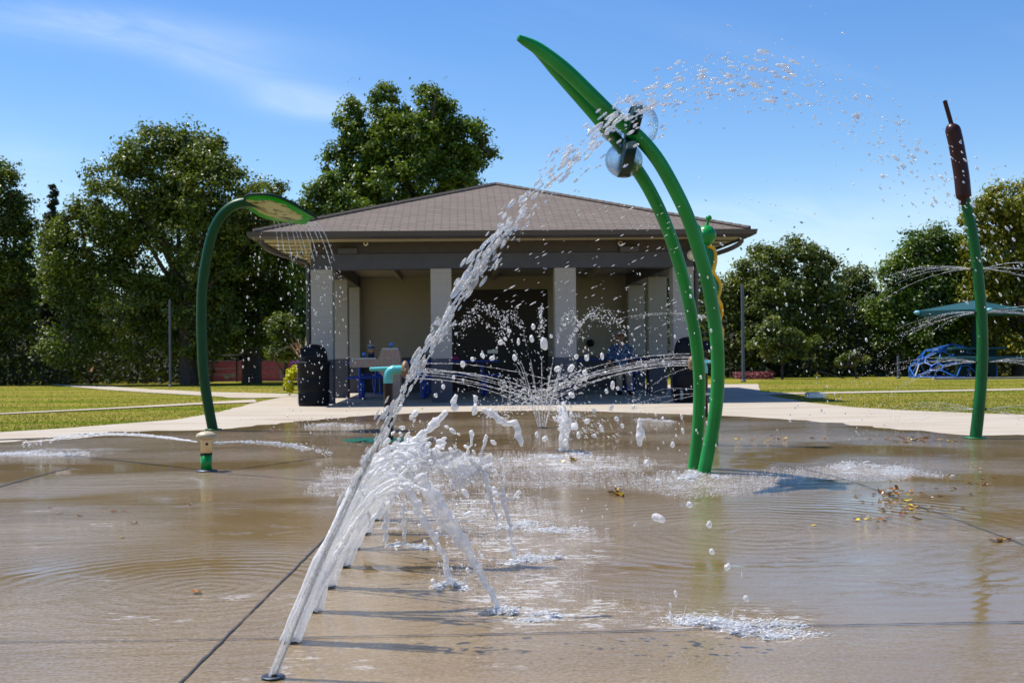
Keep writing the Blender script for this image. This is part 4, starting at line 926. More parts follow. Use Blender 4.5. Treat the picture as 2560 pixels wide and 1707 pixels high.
# fat drops thrown by jet 2
mb = MB(); fat = [(1130, 820, 10, 10), (1150, 785, 9, 9), (1164, 778, 8, 8), (1110, 815, 8, 9), (1085, 824, 9, 9), (1064, 836, 9, 9), (1226, 750, 8, 12), (1220, 776, 8, 14), (1251, 790, 9, 20), (1266, 772, 7, 7), (1190, 787, 8, 13),
       (1170, 760, 7, 7), (1182, 820, 8, 10), (1310, 843, 14, 11), (1278, 845, 9, 9), (1326, 818, 8, 8), (1346, 822, 9, 9), (1342, 855, 8, 8), (1382, 815, 7, 12), (1430, 790, 7, 7), (1406, 885, 8, 12), (1418, 892, 6, 8), (1395, 900, 7, 8), (1312, 906, 9, 9),
       (1405, 935, 8, 12), (1455, 935, 7, 12), (1368, 945, 8, 8), (1350, 968, 10, 8), (1330, 955, 6, 7), (1418, 963, 8, 9), (1430, 977, 7, 9), (1382, 985, 8, 8), (1232, 998, 8, 10), (1252, 1008, 8, 8), (1328, 1000, 7, 10), (1365, 1000, 6, 6), (1298, 1015, 7, 8),
       (1546, 1017, 6, 8), (1483, 1061, 10, 12), (1549, 1088, 7, 9), (1512, 1105, 8, 8), (1583, 1158, 9, 7), (1566, 1160, 5, 6), (1514, 1190, 14, 11), (1628, 1205, 9, 8), (1633, 1266, 9, 8), (1669, 1303, 8, 10), (1704, 1320, 3, 8), (1552, 1365, 6, 9), (1715, 1373, 8, 9), (1540, 1413, 5, 13), (1541, 1392, 5, 8),
       (1021, 887, 8, 7), (1041, 868, 7, 7), (1001, 908, 8, 7), (1064, 872, 6, 6), (1052, 893, 4, 8), (968, 938, 7, 6), (944, 960, 8, 7), (947, 978, 6, 7), (921, 998, 7, 10), (905, 1030, 6, 9), (1020, 1285, 4, 4), (1075, 1180, 9, 7), (1110, 818, 7, 7), (1505, 985, 5, 5), (1085, 940, 6, 13)]
for a, b_, w_, h_ in fat:
    Yd = NP[1][1]+random.uniform(-.12, .2); c_ = P(a, b_, Yd); k = MPP(Yd)*(.95 if b_ < 1000 else 1.15); mb = MB()
    if c_[2] < .03: continue
    for q in range(3):
        f = RNG.normal(0, .22, 3)*[w_*k, w_*k, h_*k]; rr = random.uniform(.55, .85); sph(mb, f, 1, (w_*k*rr*.9, w_*k*rr*.9, h_*k*rr), I1)
    o = mb.build('water_drop', M['w_white'], None, True); o.location = c_; remesh(o, .0045, 1); tag(o, 'fat round water drop frozen in the air above the pad', 'water drop', 'fat drops flying off the white jets')

# fine fan fountain
mb = MB(); r = np.random.default_rng(31)
for k in range(14):
    a = k*2*PI/14+.2; ro = .78*(1+r.normal(0, .08)); hgt_ = 1.42*(1+r.normal(0, .05))
    ap = np.array([FP[0]+math.cos(a)*ro, FP[1]+math.sin(a)*ro, hgt_])
    jet(mb, np.array([FP[0]+math.cos(a)*.04, FP[1]+math.sin(a)*.04, .03]), ap, 0, 1.9, 1, .01, .0034, .34, .0052, 24, 310+k, 1.6, .004, .008, I0)
    jet(mb, np.array([FP[0]+math.cos(a)*.04, FP[1]+math.sin(a)*.04, .03]), ap, 0, 1.5, 0, .02, .0034, .62, .0052, 60, 350+k, 1.3, .004, .022, I0)
o = mb.build('fan_fountain', M['w_drop'], None, True); wtag(o, 'fine fountain of thin fanning streams in front of the dark pavilion door', None, 'fountain')

# foaming geyser
mb = MB(); r = np.random.default_rng(41)
for k in range(26):
    a = r.uniform(0, 2*PI); ap = np.array([GP[0]+math.cos(a)*r.uniform(.005, .09), GP[1]+math.sin(a)*.06, r.uniform(.22, .44)])
    jet(mb, np.array([GP[0]+r.normal(0, .015), GP[1]+r.normal(0, .015), .02]), ap, 0, 1.7, 1, .08, .018, .9, .010, 5, 400+k, 1.6, .006, .012, I1)
o = mb.build('geyser', M['w_white'], None, True); remesh(o, .011, 1); wtag(o, 'short foaming white geyser bubbling up near the pad centre', None, 'fountain')

# cannon streams
mb = MB(); src_ = np.array([cb[0]+.25, cb[1], .75]); r = np.random.default_rng(51)
for k in range(8):
    s0 = src_+[0, r.normal(0, .04), r.normal(0, .045)]; m = 70; x = np.linspace(0, 1.5, m); dy_ = r.normal(0, .10); z = s0[2]+x*r.normal(.0, .035)-x*x*(.17+r.normal(0, .025))
    p = np.stack([s0[0]+x, s0[1]+dy_*x, z], 1)+np.cumsum(r.normal(0, .0011, (m, 3)), 0); mb.tube(p, np.clip(.0034*(1+r.normal(0, .4, m)), .0012, .007)*np.linspace(1, .75, m), 6)
    n = 100; x = r.uniform(.9, 2.7, n); z = s0[2]-x*x*.17+r.normal(0, .05, n)*x; ok = z > .02; d = np.stack([np.ones(n), 0*x, -.34*x], 1)
    mb.blobs((np.stack([s0[0]+x, s0[1]+dy_*x+r.normal(0, .05, n), z], 1))[ok], d[ok], .0045*np.exp(r.normal(0, .35, ok.sum())), 2.4, I0)
wtag(mb.build('water_jet', M['w_drop'], None, True), 'bundle of thin streams shooting right from the left teal water cannon')
mb = MB(); src_ = np.array([cb2[0]-.03, 17.3, .75])
for k in range(8):
    s0 = src_+[0, r.normal(0, .04), r.normal(0, .05)]; m = 80; x = np.linspace(0, 2.0, m); dy_ = r.normal(0, .08); z = s0[2]+x*r.normal(.02, .02)-x*x*(.11+r.normal(0, .012))
    p = np.stack([s0[0]-x, s0[1]+dy_*x, z], 1)+np.cumsum(r.normal(0, .0012, (m, 3)), 0); mb.tube(p, np.clip(.0042*(1+r.normal(0, .4, m)), .0015, .009)*np.linspace(1, .8, m), 6)
    n = 90; x = r.uniform(1.4, 3.0, n); z = s0[2]+.02*x-x*x*.11+r.normal(0, .035, n)*x; ok = z > .02; d = np.stack([-np.ones(n), 0*x, -.2*x], 1)
    mb.blobs((np.stack([s0[0]-x, s0[1]+dy_*x+r.normal(0, .05, n), z], 1))[ok], d[ok], .0055*np.exp(r.normal(0, .35, ok.sum())), 2.4, I0)
wtag(mb.build('water_jet', M['w_drop'], None, True), 'bundle of thin streams shooting left from the right teal water cannon')

# leaf shower rain
mb = MB(); r = np.random.default_rng(61)
for k in range(11):
    st = o_+U_*LL*(.32+.06*k+r.normal(0, .012))-W_*.30*math.sin(PI*min(1, (.32+.06*k)**.75))**.62+np.array([0, 0, -.02])
    vx = .14+.022*k+r.normal(0, .012); m = 46; t = np.linspace(0, r.uniform(.2, .36), m); p = np.stack([st[0]+vx*2.3*t, st[1]+0*t, st[2]-4.9*t*t], 1)+np.cumsum(r.normal(0, .0008, (m, 3)), 0)
    mb.tube(p, np.clip(.0042*(1+r.normal(0, .35, m)), .0015, .009), 6)
    n = 30; t = r.uniform(.24, .76, n); z = st[2]-4.9*t*t; ok = z > .03
    q = np.stack([st[0]+vx*2.3*t+r.normal(0, .022, n)*t*2, st[1]+r.normal(0, .03, n), z], 1)[ok]; mb.blobs(q, np.tile([.1, 0, -1.], (len(q), 1)), .0054*np.exp(r.normal(0, .3, len(q))), 1.9, I0)
for xo in (0.08, .14, .2):
    n = 17; z = r.uniform(.1, 2.75, n); q = np.stack([o_[0]+xo+r.normal(0, .012, n)-.06*(2.7-z), o_[1]+r.normal(0, .02, n), z], 1); mb.blobs(q, np.tile([0, 0, -1.], (n, 1)), .0065*np.exp(r.normal(0, .4, n)), 1.9, I0)
wtag(mb.build('falling_water', M['w_drop'], None, True), 'rain of thin streams and drops falling from the leaf shower', None, 'water')

# mushroom nozzle jets
mb = MB(); r = np.random.default_rng(71); zc = hh(1019); c0 = np.array([nb[0], nb[1], zc])
for e, sg in ((P(760, 1088, 11.3), 1), (G(60, 1040), -1)):
    d = e-c0; 
    for k in range(6):
        m = 60; t = np.linspace(.04, .8, m); p = c0+d*t[:, None]; p[:, 2] = zc+(.05 if sg < 0 else .0)*t*(1-t)*4-(zc-.03)*t**2*(1 if sg > 0 else .75)+r.normal(0, .006)*t
        p[:, 1] += r.normal(0, .05)*t; p += np.cumsum(r.normal(0, .0012, (m, 3)), 0); mb.tube(p, np.clip(.0042*(1+r.normal(0, .5, m)), .001, .011), 6)
    n = 300; t = r.uniform(.2, 1.02, n); p = c0+d*t[:, None]; p[:, 2] = zc+(.05 if sg < 0 else 0)*t*(1-t)*4-(zc-.03)*t**2*(1 if sg > 0 else .75)+r.normal(0, .018, n)*t; p[:, 1] += r.normal(0, .08, n)*t; ok = p[:, 2] > .02
    mb.blobs(p[ok], np.tile(d, (ok.sum(), 1)), .0042*np.exp(r.normal(0, .4, ok.sum())), 2, I0)
wtag(mb.build('water_jet', M['w_foam'], None, True), 'flat twin jets squirting left and right from the mushroom nozzle')

# cattail and bug pole sprays
def pole_spray(cen, seed, lab, sides=(-1, 1), vx=2.4, n_s=6, g=1.6):
    mb = MB(); r = np.random.default_rng(seed)
    for c_ in cen:
        for s_ in sides:
            for k in range(n_s):
                vv = vx*r.uniform(.7, 1.1); vz = r.uniform(-.5, 1.3); m = 50; T = min(r.uniform(.26, .46), (vz+math.sqrt(vz*vz+4*g*max(.05, c_[2]-.05)))/(2*g)*1.0); t = np.linspace(0, T, m)
                dy_ = r.uniform(-.8, .8); p = np.stack([c_[0]+s_*(.05+vv*t), c_[1]+dy_*t, c_[2]+vz*t*.5-g*t*t], 1)+np.cumsum(r.normal(0, .0013, (m, 3)), 0); p[:, 2] = np.maximum(p[:, 2], .03)
                mb.tube(p, np.clip(.0018*(1+r.normal(0, .45, m)), .0006, .004)*np.linspace(1, .35, m), 5)
                n = 26; t = r.uniform(T*.6, T*1.6, n); p = np.stack([c_[0]+s_*(.05+vv*t), c_[1]+dy_*t, c_[2]+vz*t*.5-g*t*t+r.normal(0, .02, n)], 1); ok = p[:, 2] > .02
                mb.blobs(p[ok], np.tile([s_, 0, -.8], (ok.sum(), 1)), .0030, 1.8, I0)
    return tag(mb.build('water_spray', M['w_drop'], None, True), lab, 'water spray', None, 'stuff')
pole_spray([P(a, b_, ty) for a, b_ in NOZ], 81, 'thin fan sprays shooting both ways from the cattail pole')
pole_spray([P(1650, 730, ky), P(1650, 830, ky), P(1646, 905, ky)], 82, 'thin fan sprays shooting left from the bug pole', (-1,), 2.0, 3, 1.2)

# loose drops hanging in the air (pavilion front, right arc, sky)
mb = MB(); r = np.random.default_rng(91)
def cloud(x0_, x1_, y0_, y1_, n, Ya_, Yb_, rr, dirv, el=2.4):
    a = r.uniform(x0_, x1_, n); b_ = r.uniform(y0_, y1_, n); Y_ = r.uniform(Ya_, Yb_, n)
    p = np.array([P(i, j, k) for i, j, k in zip(a, b_, Y_)]); ok = p[:, 2] > .05
    mb.blobs(p[ok], np.tile(dirv, (ok.sum(), 1)), rr*np.exp(r.normal(0, .35, ok.sum())), el, I0)
cloud(1120, 1560, 470, 760, 170, 3.8, 5.5, .0010, (1, 0, .55), 6.5); cloud(1450, 1650, 620, 1050, 110, 4, 8, .003, (.1, 0, -1), 1.8); cloud(1780, 2000, 640, 1010, 60, 6, 9, .0036, (.25, 0, -1), 1.8)
cloud(1060, 1500, 800, 930, 300, 11, 15, .004, (.5, 0, -.5), 2); cloud(1600, 2250, 400, 760, 90, 4, 6, .0022, (.6, 0, -.5), 2)
cloud(820, 1480, 1000, 1250, 160, 5.5, 7, .0028, (.2, 0, 1), 1.5); cloud(620, 1000, 960, 1000, 120, 13, 15, .005, (0, 0, 1), 1.5)
tag(mb.build('water_spray', M['w_drop'], None, True), kind='stuff', label='loose drops drifting in the air over the pad', cat='water drops')

# splashes where water lands
def splash(cx_, cy_, rx, ry, n, hgt_, label, seed, rs=.005, spikes=30):
    rs *= .32; spikes = int(spikes*.38); n = int(n*2.6)
    mb = MB(); r = np.random.default_rng(seed); c_ = G(cx_, cy_, .018); k = MPP(c_[1]); rxm = rx*k
    rym = abs(G(cx_, cy_+ry)[1]-G(cx_, cy_-ry)[1])/2
    nc = 16; ca = r.uniform(0, 2*PI, nc); cq = np.sqrt(r.random(nc))*.8; cxm = r.uniform(-.9, .9, nc)*rxm; cym = (np.sin(cxm/rxm*r.uniform(2, 4)+r.uniform(0, 6))*.45+r.normal(0, .28, nc))*rym; ci = r.integers(0, nc, n)
    sg = r.uniform(.05, .26, nc)[ci]; x = cxm[ci]+r.normal(0, 1, n)*sg*rxm; y = cym[ci]+r.normal(0, 1, n)*sg*.7*rym; q = np.hypot(x/rxm, y/rym); z = .016+np.abs(r.normal(0, .22, n))**1.5*hgt_*1.4*np.clip(1.2-q, .1, 1)*r.uniform(.2, 1.3, nc)[ci]
    mb.blobs(np.stack([c_[0]+x, c_[1]+y, z], 1), np.stack([np.where(r.random(n) < .7, 1, .2)+x*.4, y*.2, r.uniform(-.2, .6, n)], 1), rs*1.3*np.exp(r.normal(-.1, .5, n)), r.uniform(1, 6.0, n), I0, .5)
    for j in range(spikes):
        a = r.uniform(0, 2*PI); kq = r.integers(0, nc); b0_ = np.array([c_[0]+cxm[kq]+r.normal(0, .1)*rxm, c_[1]+cym[kq]+r.normal(0, .1)*rym, .012]); L = hgt_*r.uniform(.15, .6)*(1 if kq % 3 else 1.3)
        tip = b0_+np.array([math.cos(a)*L*r.uniform(.1, .8), math.sin(a)*L*.3, L]); md = (b0_+tip)/2+[0, 0, L*.12]
        mb.tube(spline([b0_, md, tip], 7), np.array([1.9, 1.3, .8, .55, .4, .5, .3])*rs*1.0*r.uniform(.6, 1.5), 6)
    return tag(mb.build('splash', M['w_foam'], None, True), label, 'splash', 'splashes on the pad', 'stuff')
splash(1700, 1440, 150, 28, 1500, .085, 'wide low splash nearest the camera, right of the jets', 101, .0035, 120)
splash(1200, 1408, 80, 18, 700, .06, 'splash where the thick white ribbon of water lands', 102, .0038, 60)
splash(1032, 1345, 42, 12, 420, .05, 'small splash at the foot of the thin ragged curtain', 103, .0038, 40)
splash(1230, 1285, 70, 12, 600, .05, 'long splash behind the ribbon landing', 104, .0042, 50)
splash(1240, 1210, 120, 14, 600, .04, 'low foam splash between the row of jets and the leaf clump', 105, .0042, 30)
splash(930, 1255, 60, 10, 300, .03, 'thin splash directly under the row of jets', 106, .004, 20)
splash(2080, 1085, 65, 12, 520, .13, 'feathery splash at the right, in front of the cattail pole', 107, .0045, 90)
splash(1960, 1070, 60, 8, 420, .09, 'feathery splash just right of the curved pipe shadow', 108, .0045, 60)
splash(1605, 1092, 60, 14, 500, .045, 'ring of foam round the feet of the green arched pipes', 109, .005, 40)
splash(1295, 1045, 60, 8, 400, .05, 'foam round the base of the short geyser', 110, .006, 30)
splash(110, 1040, 120, 10, 900, .05, 'long flat splash at the far left of the pad', 111, .006, 60)
splash(770, 975, 60, 6, 260, .06, 'faint splash under the leaf shower', 112, .006, 30)
splash(1500, 965, 40, 5, 160, .05, 'faint splash beyond the fat drops near the dry concrete', 113, .007, 20)

# glittering agitated water
mb = MB(); r = np.random.default_rng(121)
def glitter(cx_, cy_, rx, ry, n, rs=.0035):
    n = int(n*1.5); rs *= .42
    a = r.uniform(0, 2*PI, n); q = r.random(n)**.6
    jitter = .55+.45*np.sin(a*5+cx_)
    pts = [G(cx_+math.cos(i)*j*rx*(.7+.3*w_), cy_+math.sin(i)*j*ry*(.7+.3*w_), .0165) for i, j, w_ in zip(a, q, jitter)]
    pts = np.array(pts); f = np.clip(pts[:, 1]/5.5, .5, 2.2)
    mb.blobs(pts, np.tile([1., 0, 0], (n, 1)), rs*f*np.exp(r.normal(0, .4, n)), r.uniform(1, 3, n), I0); mb.V[-1][:, 2] = .0155+(mb.V[-1][:, 2]-.0165)*.45
glitter(880, 1110, 195, 50, 1500, .003); glitter(1230, 1080, 330, 50, 2400, .0030); glitter(1100, 1190, 260, 60, 1800, .0028); glitter(1180, 1320, 220, 80, 1900, .0024)
glitter(1620, 1110, 220, 35, 1500, .0030); glitter(1300, 1400, 300, 60, 900, .002); glitter(1000, 1500, 350, 50, 260, .0016); glitter(1600, 1520, 300, 40, 220, .0016); glitter(1950, 1085, 220, 22, 900, .003)
tag(mb.build('foam', M['w_foam'], None, True), kind='stuff', label='glittering beads of agitated water on the wet pad', cat='foam')

# ------------------------------------------------------------------ fallen leaves
def leafmesh(seed):
    r = np.random.default_rng(seed); n = 14; V = [(0, 0, .004)]; 
    for k in range(n):
        a = k*2*PI/n; rr = .032*(1+.35*math.cos(a*1.0)+.22*(k % 2)*(1 if seed % 2 else 0))*(1+r.normal(0, .1)); V.append((rr*math.cos(a)*1.35, rr*math.sin(a)*.75, .004+.012*abs(math.sin(a+seed))+abs(r.normal(0, .003))))
    me = MB().add(V, [[0, 1+k, 1+(k+1) % n] for k in range(n)]); me.tube([(-.02, 0, .006), (-.075, .01*r.normal(), .01)], .0016, 4)
    return me
tones = [.0, .12, .3, .2, .62, .9]; protos = []
for k in range(10):
    lm = leafmesh(k); protos.append(lm.build('fallen_leaf', M['fall'], None, False, tone=np.full(lm.n, tones[k % 6])))
leafpts = []
r = np.random.default_rng(131)
for cx_, cy_, sx, sy, n in ((2050, 1135, 55, 8, 26), (2100, 1160, 90, 25, 34), (2110, 1010, 70, 6, 30), (2290, 1240, 40, 8, 12), (1790, 1008, 90, 5, 16), (2200, 1100, 80, 30, 16), (1311, 1058, 18, 4, 16), (1417, 1136, 16, 4, 15), (2030, 1190, 60, 14, 12), (300, 1190, 220, 40, 8)):
    for _ in range(n): leafpts.append((cx_+r.normal(0, sx*.6), cy_+r.normal(0, sy*.6)))
leafpts += [(1868, 1206), (1980, 1151), (1970, 1140), (2245, 1110), (2178, 1093), (116, 1166), (140, 1178), (455, 1361), (1965, 1137), (2093, 1093)]
for k, (a, b_) in enumerate(leafpts):
    p_ = G(a, b_, .018)
    if p_[1] > 22: continue
    src = protos[k % 10]; o = src if k < 10 else src.copy()
    if k >= 10: COL.objects.link(o)
    sc = random.uniform(.28, .58) if b_ > 1050 else random.uniform(.5, .85)
    piled = (abs(a-1311) < 40 and abs(b_-1058) < 10) or (abs(a-1417) < 40 and abs(b_-1136) < 10) or (abs(a-2050) < 40 and abs(b_-1135) < 9)
    o.location = (p_[0], p_[1], .017+(random.uniform(0, .035) if piled else 0)); o.rotation_euler = (random.gauss(0, .5 if piled else .12), random.gauss(0, .5 if piled else .12), random.uniform(0, 2*PI)); o.scale = (sc, sc, sc)
    tag(o, 'small brown or yellow fallen leaf lying on the wet splash pad', 'leaf', 'fallen leaves on the wet pad')

# ------------------------------------------------------------------ trees
def tree(name, label, cat, mname, blobs, Y, trunk, n_leaf, size, seed, grp, depth=.75, clump=.5, lim=5):
    """blobs: (x, y, rx, ry) patches of the crown as seen; each gets depth; trunk: (x, ybase, radius)"""
    r = np.random.default_rng(seed); k = MPP(Y); n_leaf = int(n_leaf*1.6); size *= .95
    base = G(trunk[0], 870); bx_ = P(trunk[0], 800, Y)[0]
    t = empty(name, (bx_, Y, 0), 0, label, cat, grp)
    C = []; R = []
    for (a, b_, rx, ry) in blobs:
        c_ = P(a, b_, Y)-np.array([bx_, Y, 0]); C.append(c_+[0, r.normal(0, .12)*rx*k, 0]); R.append((rx*k, rx*k*depth, ry*k))
    C = np.array(C); R = np.array(R)
    w_ = R[:, 0]*R[:, 2]; w_ /= w_.sum()
    nc = max(30, int(n_leaf/95)); bi = r.choice(len(C), nc, p=w_)
    d = r.normal(size=(nc, 3)); d /= np.linalg.norm(d, axis=1)[:, None]; cc = C[bi]+d*R[bi]*(r.uniform(.35, 1.0, nc)**.5)[:, None]*.92
    ok = cc[:, 2] > .5; cc = cc[ok]; d = d[ok]; nc = len(cc)
    cs = clump*r.uniform(.45, 1.1, nc); ct_ = np.clip(r.normal(.5, .27, nc), 0, 1)
    ci = r.integers(0, nc, n_leaf); dd = r.normal(size=(n_leaf, 3)); dd /= np.linalg.norm(dd, axis=1)[:, None]
    sp = (r.random(n_leaf)**.75)[:, None]; p = cc[ci]+dd*cs[ci][:, None]*sp*[1.1, 1.1, .75]
    # twigs that stick out beyond the clumps
    tw = r.random(n_leaf) < .002; p[tw] += (d[ci[tw]]+[0, 0, .5])*r.uniform(.1, .55, tw.sum())[:, None]
    nrm = dd*.7+r.normal(0, .6, (n_leaf, 3)); nrm[:, 2] += .45
    sz = size*r.uniform(.6, 1.35, n_leaf); mb = MB(); quads(mb, p, nrm, sz, .55, seed)
    tone = np.clip(ct_[ci]+r.normal(0, .16, n_leaf), 0, 1)
    mb.build('crown', M[mname], t, tone=np.repeat(tone, 4))
    mb = MB(); tr = trunk[2]; zt = C[:, 2].mean(); mb.tube(spline([(0, 0, -.1), (r.normal(0, .05), 0, zt*.35), (C[:, 0].mean()*.3, 0, zt*.75), (C[:, 0].mean()*.6, 0, zt*1.05)], 16), np.linspace(tr*1.15, tr*.35, 16), 10)
    for j in range(lim):
        c_ = C[r.integers(0, len(C))]; s_ = np.array([0, 0, zt*r.uniform(.3, .6)]); mb.tube(spline([s_, (s_+c_)/2+r.normal(0, .25, 3), c_+r.normal(0, .4, 3)], 10), np.linspace(tr*.4, .02, 10), 6)
    for j in range(lim*7):
        c_ = cc[r.integers(0, nc)]; q = C[np.argmin(np.linalg.norm(C-c_, axis=1))]; mb.tube(spline([q, (q+c_)/2+r.normal(0, .15, 3), c_], 6), np.linspace(.05, .012, 6), 4, False)
    mb.build('trunk', M['bark'], t, True); return t
TR = 'trees around the park'
tree('oak_tree', 'broad rounded oak behind the leaf shower pole, tallest tree at the left', 'tree', 'oak', [(395, 400, 150, 120), (300, 470, 130, 130), (490, 450, 130, 120), (200, 570, 110, 110), (400, 580, 200, 160), (165, 680, 75, 110), (290, 720, 140, 130), (450, 740, 150, 100), (350, 340, 90, 60), (440, 330, 80, 50), (570, 560, 90, 110), (130, 560, 50, 60), (160, 790, 70, 70)], 40, (435, 870, .26), 62000, .13, 201, TR, .7, .55, 7)
tree('oak_tree', 'oak with dark straight trunk next to the pavilion corner', 'tree', 'oak', [(610, 480, 70, 80), (620, 600, 80, 110), (590, 720, 80, 80), (660, 560, 40, 90), (650, 700, 45, 80), (530, 650, 70, 80)], 41.5, (578, 870, .30), 20000, .13, 202, TR, .8, .5)
tree('oak_tree', 'dark tree cut off by the left edge of the picture', 'tree', 'oak', [(-20, 430, 70, 70), (0, 560, 90, 120), (-40, 700, 120, 120), (35, 500, 40, 60), (30, 650, 60, 110)], 42, (-60, 870, .3), 22000, .13, 203, TR, .8, .5)
tree('conifer_tree', 'narrow dark conifer tip showing left of the broad oak', 'tree', 'conif', [(120, 446, 7, 26), (120, 462, 10, 26), (120, 480, 14, 26), (119, 500, 19, 26), (120, 525, 24, 30), (118, 560, 30, 36), (119, 600, 36, 44), (118, 660, 44, 70)], 50, (120, 870, .2), 16000, .12, 204, TR, .9, .17, 2)
tree('maple_tree', 'tall bright green tree rising behind the pavilion roof', 'tree', 'maple', [(885, 260, 38, 70), (978, 240, 35, 60), (1010, 270, 45, 60), (1065, 320, 48, 55), (810, 290, 35, 70), (930, 330, 110, 90), (840, 360, 70, 80), (1010, 370, 90, 80), (930, 420, 170, 80), (1100, 340, 35, 40), (770, 390, 35, 60), (870, 470, 140, 60), (1060, 420, 50, 50)], 41, (930, 870, .3), 42000, .14, 205, TR, .75, .42, 7)
tree('maple_tree', 'lower bright tree filling the gap between the oaks and the pavilion roof', 'tree', 'maple', [(735, 470, 50, 55), (710, 540, 50, 70), (760, 440, 35, 50), (790, 480, 60, 40), (700, 640, 30, 90), (705, 760, 30, 80)], 39.5, (700, 870, .16), 13000, .13, 206, TR, .8, .42)
tree('grove_tree', 'rounded grey green tree just right of the pavilion eave', 'tree', 'grove', [(1760, 620, 70, 60), (1830, 590, 60, 50), (1880, 630, 50, 50), (1780, 700, 110, 80), (1870, 710, 70, 80), (1700, 690, 55, 70), (1760, 790, 110, 70), (1660, 740, 40, 110)], 43, (1790, 870, .2), 36000, .13, 207, TR, .8, .48, 6)
tree('grove_tree', 'small distant rounded tree between the two larger right hand groves', 'tree', 'grove', [(1960, 650, 50, 45), (1950, 720, 55, 70), (1930, 800, 60, 60), (1990, 740, 40, 90)], 45, (1950, 870, .18), 15000, .13, 208, TR, .8, .45)
tree('grove_tree', 'darker green tree left of the cattail pole', 'tree', 'maple', [(2110, 590, 55, 70), (2150, 560, 50, 45), (2060, 640, 50, 60), (2130, 680, 90, 90), (2040, 740, 55, 80), (2150, 780, 90, 80), (2190, 610, 50, 80)], 42, (2130, 870, .2), 32000, .13, 209, TR, .8, .48, 6)
tree('yellowing_tree', 'yellowing tree at the right edge behind the cattail pole', 'tree', 'yel', [(2330, 470, 75, 60), (2250, 510, 50, 60), (2380, 530, 90, 90), (2290, 600, 90, 90), (2380, 680, 100, 100), (2260, 700, 70, 80), (2330, 790, 110, 70)], 41, (2340, 870, .22), 36000, .135, 210, TR, .8, .46, 6)
tree('sapling', 'small bright sapling with a thin trunk in front of the grove', 'tree', 'grove', [(1790, 770, 42, 28), (1835, 785, 35, 25), (1755, 795, 35, 22), (1800, 812, 48, 22), (1770, 760, 20, 30)], 39.5, (1796, 870, .04), 3400, .13, 211, TR, .8, .3, 2)
tree('shrub', 'low pale shrub left of the climbing dome', 'shrub', 'grove', [(1950, 840, 40, 26), (1985, 852, 40, 16), (1930, 856, 40, 14), (1975, 825, 18, 20)], 39, (1965, 870, .03), 1800, .12, 212, TR, .8, .25, 1)
tree('crape_myrtle', 'small dark flowering tree in front of the pink wall', 'tree', 'oak', [(650, 760, 30, 40), (665, 800, 26, 25), (640, 810, 20, 18)], 33, (652, 870, .05), 3000, .10, 213, TR, .8, .3, 2)
tree('crape_myrtle', 'small round bright tree left of the oak trunk, deep in the shade', 'tree', 'maple', [(590, 790, 40, 26), (550, 780, 30, 30)], 43, (570, 870, .06), 2600, .12, 214, TR, .8, .3, 2)
# woodland mass behind
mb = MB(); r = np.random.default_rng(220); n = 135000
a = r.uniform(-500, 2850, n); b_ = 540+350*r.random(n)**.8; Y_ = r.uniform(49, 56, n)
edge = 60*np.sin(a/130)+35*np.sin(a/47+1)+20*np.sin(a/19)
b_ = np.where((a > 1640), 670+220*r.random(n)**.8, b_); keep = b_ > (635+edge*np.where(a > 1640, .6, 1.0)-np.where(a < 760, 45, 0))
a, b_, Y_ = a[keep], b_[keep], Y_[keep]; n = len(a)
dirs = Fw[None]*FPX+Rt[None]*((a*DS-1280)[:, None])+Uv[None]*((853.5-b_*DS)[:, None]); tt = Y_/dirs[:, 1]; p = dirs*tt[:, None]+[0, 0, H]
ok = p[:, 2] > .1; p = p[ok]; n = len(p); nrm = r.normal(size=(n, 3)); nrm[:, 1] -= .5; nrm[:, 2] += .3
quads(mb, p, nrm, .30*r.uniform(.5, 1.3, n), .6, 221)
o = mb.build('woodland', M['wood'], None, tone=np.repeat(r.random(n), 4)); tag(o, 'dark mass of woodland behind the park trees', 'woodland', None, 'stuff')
# understory shrubs & hedge line right behind the lawn, in the shade
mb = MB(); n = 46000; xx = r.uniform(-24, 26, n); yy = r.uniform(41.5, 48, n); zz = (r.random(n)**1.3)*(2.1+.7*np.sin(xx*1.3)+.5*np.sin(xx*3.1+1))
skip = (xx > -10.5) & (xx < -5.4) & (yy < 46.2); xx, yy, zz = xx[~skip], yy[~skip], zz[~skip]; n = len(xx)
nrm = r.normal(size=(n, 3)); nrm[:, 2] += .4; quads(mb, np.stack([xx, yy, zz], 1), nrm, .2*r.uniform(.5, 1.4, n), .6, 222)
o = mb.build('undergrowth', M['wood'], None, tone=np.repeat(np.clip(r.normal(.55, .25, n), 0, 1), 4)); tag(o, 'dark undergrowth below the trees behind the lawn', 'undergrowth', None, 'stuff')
for k, dx in enumerate((30, 150, 250, 330, 500, 640, 1690, 1850, 1990, 2080, 2190)):
    Y_ = 46+(k % 3)*1.3; p_ = P(dx, 800, Y_)
    t = empty('background_tree', (p_[0], Y_, 0), 0, ['thin dark trunk standing in the woodland shade'][0], 'tree', 'thin trunks in the woodland shade')
    MB().tube(spline([(0, 0, 0), (.1*math.sin(k), 0, 1.5), (.2*math.sin(k*2), 0, 3.2)], 12), np.linspace(.14, .07, 12), 8).build('trunk', M['bark'], t, True)

